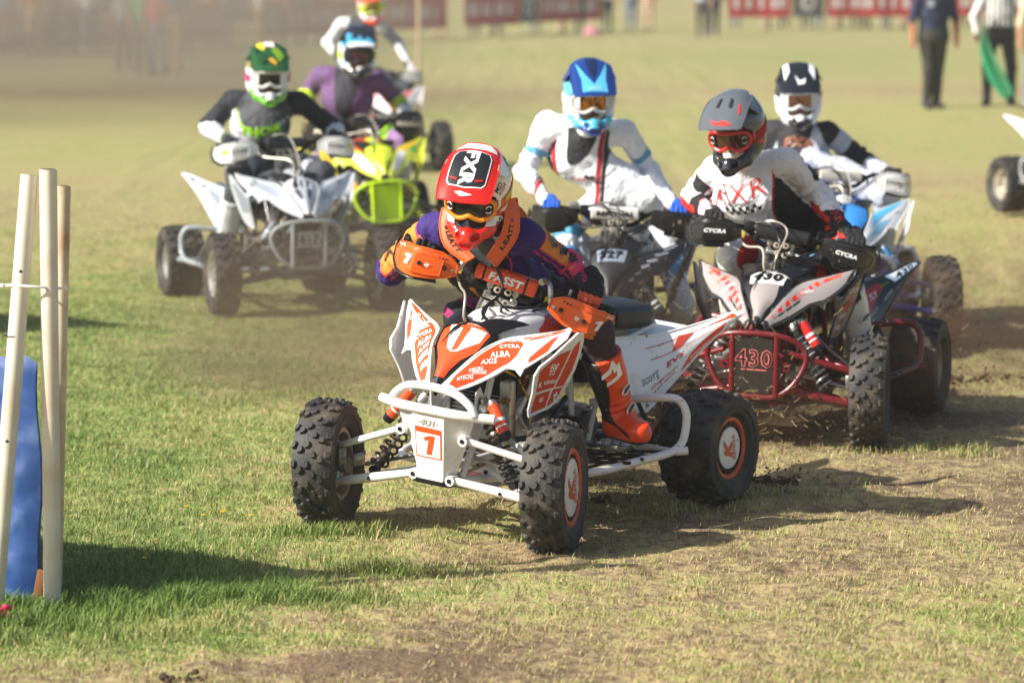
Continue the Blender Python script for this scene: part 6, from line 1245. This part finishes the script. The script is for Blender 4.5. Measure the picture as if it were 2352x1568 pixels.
rider('rider in white and light blue kit with metallic blue helmet on the black quad bike', J,
      dict(name='h527', base='e4e8ea', masks=[(lambda x, y, z: z - .03 + .3 * x * 0 + .35 * np.abs(y) * 0, '1c3a78'), (lambda x, y, z: np.minimum(z - .02, .03 - np.abs(z - .06 + .4 * (x - .02))), '62b8dc'), (lambda x, y, z: np.minimum(x - .05, -.06 - z), '5cc0e0'), (lambda x, y, z: np.minimum(x - .14, -.095 - z), '244c90')],
           peak='1f3f86', peakg=[([(.3, -.75), (.7, -.55), (.95, -.6), (.97, .6), (.7, .55), (.3, .75), (.6, .35), (.8, 0), (.6, -.35)], '58b4dc'), ([(.2, -.3), (.5, -.2), (.7, 0), (.5, .2), (.2, .3)], '16264e')], peakt=[('BELL', (.9, 0), .018, 1.5708, '9ad8f0', 1.2)], peakz=-.035, gog=dict(frame='d8dcdc', lens='c07a18', strap='e8e8e8', metal=.7, ends=0)),
      dict(name='k527', bulk=1.04, base='eef0f4', masks=m_527, bar=barv(HX527), glove='1d58c0', hrot=(-1.45, .20, .03), h=.011, hh=.0065, boot=dict(name='b527', base='e8e8e6', panel='4a8ac0', sole='222222', buckle='d0d0d0', detail=0),
           draw=[('t', 'chest', 'CRAZER', .018, 'd04048', dict(dz=-.09, dy=-.05, off=.006)), ('t', 'chest', 'RACE', .018, '3a3a42', dict(dz=-.09, dy=.06, off=.006)), ('p', 'chest', [(-1, -.2), (0, -.5), (1, -.2), (.6, .3), (0, 0), (-.6, .3)], .035, '2a2a30', dict(dz=-.06, dy=.03, off=.006)), ('p', 'chest', [(-.9, -.9), (-.1, .9), (.3, .2), (.9, .3), (.4, -.1), (.5, -.8), (0, -.2)], .034, 'e4e4e6', dict(dz=.045, dy=.075, off=.006))]))

# --- 617: black, white and green kit
J = base_joints(q617, HX617, dict(head=(615, 172, 21.7), neck=(622, 245, 21.9), shR=(532, 232, 22.0), shL=(690, 236, 21.9), elR=(478, 292, 22.15), elL=(768, 298, 22.1), chest=(600, 290, 21.95)), 0)
legs(J, q617, pel=(.2, -.06, .92), kn=(.72, .28, .84))
def m_617(C):
    V, D, T, ang = C['V'], C['D'], C['T'], C['ang']; tor = np.minimum(D[1], D[2]); x = (V - C['ch']) @ C['sd']; z = (V - C['ch']) @ C['up']; bt = tor < np.minimum(D[4], D[6]) + .01
    return [(np.where(bt, .035 - z - .1 * x + .01 * vnoise(V, 10, 1), -1), 'd4d8e0'), (np.where(bt, .008 - np.abs(z - .035 + .1 * x), -1), '8cc020'), (np.where(np.minimum(D[5], D[7]) < np.minimum(D[4], D[6]), .01, -1) * (bt == 0) - .0 * x - .001, 'dadee6'), (np.where(C['dp'] < C['dj'], .02 + .03 * vnoise(V, 9, 3), -1), 'd0d4e0'), (np.where((D[9] < .04) | (D[11] < .04), .02 - .0 * x, -1), '4a4c54')]
rider('rider in black and white kit with green patterned helmet on the white 617 quad bike', J,
      dict(name='h617', base='e0e2e0', masks=[(lambda x, y, z: z - .045, '1e5230'), (lambda x, y, z: np.minimum(z - .045, .02 * np.sin(y * 120 + x * 60) * np.sin(x * 150 + z * 90) - .001), 'b8b428'), (lambda x, y, z: np.minimum(z - .045, .02 * np.sin(y * 70 + 2) * np.sin(x * 80 + z * 60 + 1) - .010), 'd89a30'), (lambda x, y, z: np.minimum(x - .06, -.075 - z + .1 * np.abs(y) * 5 - .03), '68b428')],
           peak='2a5a30', peakg=[([(.1, -.6), (.4, -.8), (.5, -.3), (.3, -.1)], 'd8c830'), ([(.5, .1), (.8, .5), (.6, .8), (.4, .4)], '7aa424'), ([(.75, -.2), (.9, .3), (.8, .35), (.7, .1)], 'd0a030'), ([(.2, .5), (.35, .8), (.3, .9), (.12, .7)], 'c8c040'), ([(.4, -.9), (.55, -.75), (.5, -.5), (.35, -.7)], '143a20'), ([(.25, -.25), (.4, -.3), (.45, .3), (.25, .28)], 'ecdcdc'), ([(.6, -.7), (.85, -.5), (.8, -.1), (.6, -.3)], '1c4a28')], peakz=-.03, gog=dict(frame='e6e8e6', lens='1c1c20', strap='c03a70', metal=.4, ends=0)),
      dict(name='k617', bulk=1.14, base='20222a', masks=m_617, bar=barv(HX617), glove='20242c', tips='20242c', hrot=(-1.42, .16, .0), h=.013, hh=.008, hg=.008, boot=dict(name='b617', base='d8dadc', panel='3a3c40', sole='6a4a9a', buckle='c8c8c8', detail=0),
           draw=[('t', 'chest', 'THOR', .05, '88c420', dict(dz=.075, off=.006, sx=1.5, bold=.06)), ('t', 'chest', 'FLY', .02, '9a9ca4', dict(dz=-.03, off=.006)), ('t', 'chest', 'FOX', .03, 'c4c8d0', dict(dz=.09, dy=.13, off=.004)), ('t', 'chest', 'USA', .024, 'c87a8a', dict(dz=.06, dy=-.12, off=.004))]))

# --- yellow quad: purple and lime kit
J = base_joints(qyel, HXyel, dict(head=(820, 122, 25.5), neck=(815, 190, 25.8), shR=(738, 172, 25.9), shL=(872, 186, 25.8), elR=(700, 222, 26.0), elL=(918, 238, 26.0), chest=(800, 225, 25.85)), 0)
legs(J, qyel, pel=(.2, -.06, .92), kn=(.72, .30, .84))
def m_yel(C):
    V, D, T, ang = C['V'], C['D'], C['T'], C['ang']; tor = np.minimum(D[1], D[2]); x = (V - C['ch']) @ C['sd']; z = (V - C['ch']) @ C['up']
    o = [(np.where(tor < np.minimum(D[4], D[6]), .07 - np.abs(x) + .2 * z, -1), '35323c')]
    for i, j in ((4, 5), (6, 7)): o.append((np.where(D[i] < .04, np.minimum(T[i] - .75, 1), -1) * .2, 'b8dc28')); o.append((np.where((D[j] < .03), .45 - T[j], -1) * .2, 'b8dc28')); o.append((np.where(D[j] < .03, T[j] - .55, -1) * .2, 'dadce4'))
    for i in (8, 10): o.append((np.where(D[i] < .04, T[i] - .66, -1) * .2, 'a0dc30')); 
    o.append((np.where((D[9] < .05) | (D[11] < .05), .04, -1), '9a78a8')); return o
rider('rider in purple and lime kit with black and white helmet on the yellow quad bike', J,
      dict(name='hyel', base='e6e8ea', masks=[(lambda x, y, z: z - .06 - .01 * np.sin(y * 50), '2a2c34'), (lambda x, y, z: np.minimum(np.minimum(.014 - np.abs(z - .062), .1), .006 * np.sin(y * 120) + .004), '40a8d0'), (lambda x, y, z: np.minimum(x - .05, -.05 - z + .0 * x) - .02, '2a2a2e'), (lambda x, y, z: np.minimum(.01 - np.abs(z + .08 - .4 * x), x - .0), '3aa0c8')],
           peak='2c2e36', peakg=[([(.5, -.8), (.6, -.4), (.7, -.7), (.75, -.2), (.62, 0), (.8, .15), (.68, .5), (.75, .8), (.85, .9), (.85, -.9)], '48acd4'), ([(.85, -.95), (.99, -.8), (.99, .8), (.85, .95)], 'e6e8ea')], peakz=-.03, face='a05a50', gog=dict(frame='28282c', lens='5a2a38', strap='c8e020', metal=.3, ends=0)),
      dict(name='kyel', bulk=1.14, base='70507c', masks=m_yel, bar=barv(HXyel), glove='c8d0d4', hrot=(-1.40, .12, .0), h=.014, hh=.009, hg=.009, brace=None, boot=dict(name='byel', base='d8dadc', panel='9ad030', sole='2a2a2a', buckle='c8c8c8', detail=0)))

# --- blue quad: black and white kit
J = base_joints(qblu, HXblu, dict(head=(1834, 222, 20.6), neck=(1838, 310, 20.8), shR=(1765, 300, 20.95), shL=(1905, 308, 20.8), elR=(1745, 400, 21.), elL=(1992, 375, 20.85), chest=(1838, 365, 20.9)), 0)
legs(J, qblu, pel=(.24, .0, .92), kn=(.72, .30, .84))
def m_blu(C):
    V, D, T, ang = C['V'], C['D'], C['T'], C['ang']; tor = np.minimum(D[1], D[2]); x = (V - C['ch']) @ C['sd']; z = (V - C['ch']) @ C['up']
    o = [(np.where(tor < np.minimum(D[4], D[6]) + .01, np.minimum(np.abs(x) - .11 - .1 * z, .05 - z), -1), 'c0c4d0'), (np.where(D[6] < .04, np.minimum(.42 - T[6], T[6] - .1) * .2, -1), 'c0c4d0'), (np.where(D[4] < .04, .1 - T[4] * .2, -1), '2c2c32')]
    o.append((np.where(C['dp'] < C['dj'], .02 + .05 * vnoise(V, 7, 3), -1), 'c6cad6')); return o
rider('rider in black and white kit with black and white helmet on the blue quad bike', J,
      dict(name='hblu', base='22242a', masks=[(lambda x, y, z: np.minimum(np.minimum(.022 - np.abs(np.abs(y) - .065 - .1 * x), z - .02), .2 - x), 'e8eaee'), (lambda x, y, z: np.minimum(x - .0, -.03 - z), 'e0e2e6'), (lambda x, y, z: np.minimum(x - .15, -.085 - z), '2a2a30')],
           peak='202228', peakg=[([(.1, -.9), (.7, -.75), (.5, -.5), (.15, -.6)], 'eceef0'), ([(.1, .9), (.7, .75), (.5, .5), (.15, .6)], 'eceef0'), ([(.6, -.25), (.75, .0), (.68, .3), (.82, .25), (.85, -.1), (.75, -.15)], 'dcdee2')], peakz=-.035, gog=dict(frame='dcdee2', lens='9a6a48', strap='e6e6ea', metal=.6, ends=0)),
      dict(name='kblu', bulk=1.14, base='2c2a2e', masks=m_blu, bar=barv(HXblu), glove='26262a', hrot=(-1.60, .14, .03), h=.013, hh=.008, hg=.008, boot=dict(name='bblu', base='e0e0e0', panel='3a3a40', sole='222222', buckle='c8c8c8', detail=0), draw=[('t', 'chest', 'FXR', .06, '8a5438', dict(dz=-.08, off=.006, sx=1.3))]))

# --- rearmost rider: white kit
J = base_joints(qtop, HXtop, dict(head=(852, 12, 35.8), neck=(838, 55, 36.0), shR=(785, 55, 36.1), shL=(880, 66, 36.0), elR=(752, 98, 36.1), elL=(912, 96, 36.1), chest=(828, 90, 36.05)), 0)
legs(J, qtop, pel=(.2, -.10, .96), kn=(.72, .30, .84))
rider('rider in white and grey kit with red and white helmet on the rearmost quad bike', J,
      dict(name='htop', base='ecd8dc', masks=[(lambda x, y, z: np.minimum(z - .05, 1 + 0 * x), 'e84a38'), (lambda x, y, z: np.minimum(x - .0, .02 - np.abs(z + .01)), 'd83078'), (lambda x, y, z: np.minimum(x - .08, -.08 - z), 'e85030')], peak='e86a4c', gog=dict(frame='c8e020', lens='7a4a3c', strap='a0c820', metal=.4, ends=0)),
      dict(name='ktop', base='e0e2e6', masks=lambda C: [(np.where(C['D'][2] < np.minimum(C['D'][4], C['D'][6]), .02, -1), '3c4048'), (np.where(C['D'][6] < .03, .3 * (C['T'][6] - .1), -1), '98a0ac')], bar=barv(HXtop), glove='d8d0cc', hrot=(-1.45, .25, .15), h=.018, hh=.011, hg=.011, boot=dict(name='btop', base='d8dadc', panel='8a8a90', sole='2a2a2a', buckle='c8c8c8', detail=0)))
# ================================================================ flying dirt
def clods(name, label, spots, seed, col='3e2e20'):
    rs = random.Random(seed); b = MB(); m = mat('soil_clod_' + col, col, .95, dirt=.3, bump=.5, bscale=60); st = mat('flying_straw', 'c0ac70', .7)
    for (px, py, Y, sx, sy, sY, n, sz) in spots:
        for _ in range(n):
            p = at(px + rs.gauss(0, sx), py + rs.gauss(0, sy), Y + rs.gauss(0, sY))
            if p.z < .01: continue
            r = sz * rs.uniform(.25, 1) ** 2 + .0015
            if rs.random() < .12: a, c = rs.uniform(0, 6.28), rs.uniform(-1, 1); d = Vector((math.cos(a), math.sin(a) * .5, c)) * rs.uniform(.008, .03); b.tube([p, p + d, p + d * 1.7 + Vector((0, 0, .006))], .0011, st, 4, 1); continue
            v = [p + Vector((rs.uniform(.5, 1) * x, rs.uniform(.5, 1) * y, rs.uniform(.5, 1) * z)) * r for x, y, z in ((1, 0, 0), (-1, 0, 0), (0, 1, 0), (0, -1, 0), (0, 0, 1), (0, 0, -1))]
            b.add(v, [(0, 2, 4), (2, 1, 4), (1, 3, 4), (3, 0, 4), (2, 0, 5), (1, 2, 5), (3, 1, 5), (0, 3, 5)], m)
    o = b.build(name); tag(o, label, 'dirt'); kind(o, 'stuff'); return o
clods('flying_dirt', 'loose brown soil and straw thrown up round the tyres of the pack', [(1700, 930, 15.2, 130, 70, .3, 700, .006), (1850, 1010, 15.6, 120, 40, .3, 480, .006), (1800, 800, 15.8, 120, 90, .4, 260, .005), (2200, 840, 17.5, 60, 60, .5, 260, .008), (1540, 690, 17.5, 60, 70, .4, 620, .005), (1480, 760, 16.5, 60, 50, .4, 200, .006), (1400, 1130, 13.8, 50, 40, .2, 260, .005), (1760, 1120, 14.2, 50, 30, .2, 420, .008),
       (720, 640, 20.5, 120, 50, .5, 260, .006), (560, 690, 20.8, 60, 30, .4, 120, .006), (2170, 760, 19.4, 50, 50, .4, 240, .008), (930, 870, 13.6, 120, 60, .5, 25, .004)], 5)
b = MB(); m_ = mat('churned_soil', '4a3626', .95, dirt=.3, bump=.8, bscale=50); rs = random.Random(8)
for px, py, n, s_ in ((1755, 1105, 60, .05), (1980, 1030, 40, .04), (2200, 870, 60, .12), (400, 1560, 14, .05), (1350, 1150, 30, .05), (150, 835, 1, .0)):
    c = W(px, py)
    for _ in range(n):
        p = c + Vector((rs.gauss(0, s_ * 1.4), rs.gauss(0, s_), rs.uniform(-.004, .012))); r = rs.uniform(.004, .018)
        b.lathe([(0, -r * .6), (r * .8, -r * .3), (r, 0), (r * .6, r * .6), (0, r * .75)], p, (rs.uniform(-.4, .4), rs.uniform(-.4, .4), 1), m_, 7)
o_ = b.build('churned_soil'); tag(o_, 'dark churned soil lumps on the ground by the tyres', 'soil'); kind(o_, 'stuff')
# ---- dust hanging in the air
def dust(name, label, c, sz, dens, col, ns=1.6, thr=.42, seed=0):
    b = bmesh.new(); bmesh.ops.create_icosphere(b, subdivisions=3, radius=1); me = bpy.data.meshes.new(name); b.to_mesh(me); b.free()
    o = bpy.data.objects.new(name, me); COL.objects.link(o); o.location = c; o.scale = sz; m = bpy.data.materials.new(name); m.use_nodes = True; t = m.node_tree; N = t.nodes; L = t.links
    N.remove(N['Principled BSDF']); v = N.new('ShaderNodeVolumePrincipled'); L.new(v.outputs[0], N['Material Output'].inputs['Volume']); v.inputs['Color'].default_value = lin(col); v.inputs['Anisotropy'].default_value = .2
    tc = N.new('ShaderNodeTexCoord'); ln = N.new('ShaderNodeVectorMath'); ln.operation = 'LENGTH'; L.new(tc.outputs['Object'], ln.inputs[0])
    fo = N.new('ShaderNodeMapRange'); fo.interpolation_type = 'SMOOTHSTEP'; fo.inputs[1].default_value = .98; fo.inputs[2].default_value = .1; L.new(ln.outputs['Value'], fo.inputs[0])
    nz = N.new('ShaderNodeTexNoise'); nz.noise_dimensions = '4D'; nz.inputs['W'].default_value = seed; nz.inputs['Scale'].default_value = ns; nz.inputs['Detail'].default_value = 3; L.new(tc.outputs['Object'], nz.inputs['Vector'])
    mr = N.new('ShaderNodeMapRange'); mr.inputs[1].default_value = thr; mr.inputs[2].default_value = thr + .25; L.new(nz.outputs[0], mr.inputs[0])
    a = N.new('ShaderNodeMath'); a.operation = 'MULTIPLY'; L.new(fo.outputs[0], a.inputs[0]); L.new(mr.outputs[0], a.inputs[1]); k = N.new('ShaderNodeMath'); k.operation = 'MULTIPLY'; k.inputs[1].default_value = dens; L.new(a.outputs[0], k.inputs[0]); L.new(k.outputs[0], v.inputs['Density'])
    me.materials.append(m); tag(o, label, 'dust'); kind(o, 'stuff'); return o
DUST = True
if DUST:
    dust('dust_cloud', 'brown dust low round the wheels of the red framed quad bike', (at(1800, 950, 15.9).x, 16.1, .22), (1.25, 1.1, .40), 3.4, '8a6a50', 3.2, .42, 1)
    dust('dust_cloud', 'brown dust trailing right behind the red framed quad bike', (at(2240, 860, 17.6).x, 18.0, .3), (.95, 1.2, .55), 2.8, '97785c', 3.0, .46, 2)
    dust('dust_cloud', 'dark dust behind the leader hiding the wheels of the black quad bike', (at(1420, 760, 17.6).x, 17.3, .28), (1.1, 1.3, .55), 1.7, '7a6853', 2, .36, 3)
    dust('dust_cloud', 'pale dust round the wheels of the white 617 quad bike', (at(760, 620, 20.3).x, 20.2, .3), (1.7, 1.5, .55), .8, 'a8947a', 1.8, .38, 4)
    dust('dust_cloud', 'thin dust low on the ground left of the leader', (at(800, 740, 18).x, 17.6, .15), (1.8, 1.6, .5), 1.0, 'a89478', 1.8, .36, 5)
    dust('dust_cloud', 'broad bank of pale dust across the left background', (-7.5, 52, 1.2), (8.5, 14, 3.0), .22, 'cbbba2', 1.6, .30, 6)
    dust('dust_cloud', 'small puff of brown dust behind the front wheel of the leader', (at(1420, 1110, 13.9).x, 13.95, .12), (.34, .4, .2), 4., '8a6448', 2, .36, 7)
b = bmesh.new(); bmesh.ops.create_cube(b, size=1); me = bpy.data.meshes.new('haze'); b.to_mesh(me); b.free(); hz = bpy.data.objects.new('haze', me); COL.objects.link(hz); hz.location = (0, 435, 3.); hz.scale = (1200, 940, 9)
m = bpy.data.materials.new('haze'); m.use_nodes = True; N = m.node_tree.nodes; N.remove(N['Principled BSDF']); v = N.new('ShaderNodeVolumePrincipled'); v.inputs['Density'].default_value = .0019; v.inputs['Color'].default_value = lin('dedcd4'); v.inputs['Anisotropy'].default_value = .3
m.node_tree.links.new(v.outputs[0], N['Material Output'].inputs['Volume']); me.materials.append(m); kind(hz, 'stuff'); hz['label'] = 'thin dusty haze over the field'; hz['category'] = 'haze'
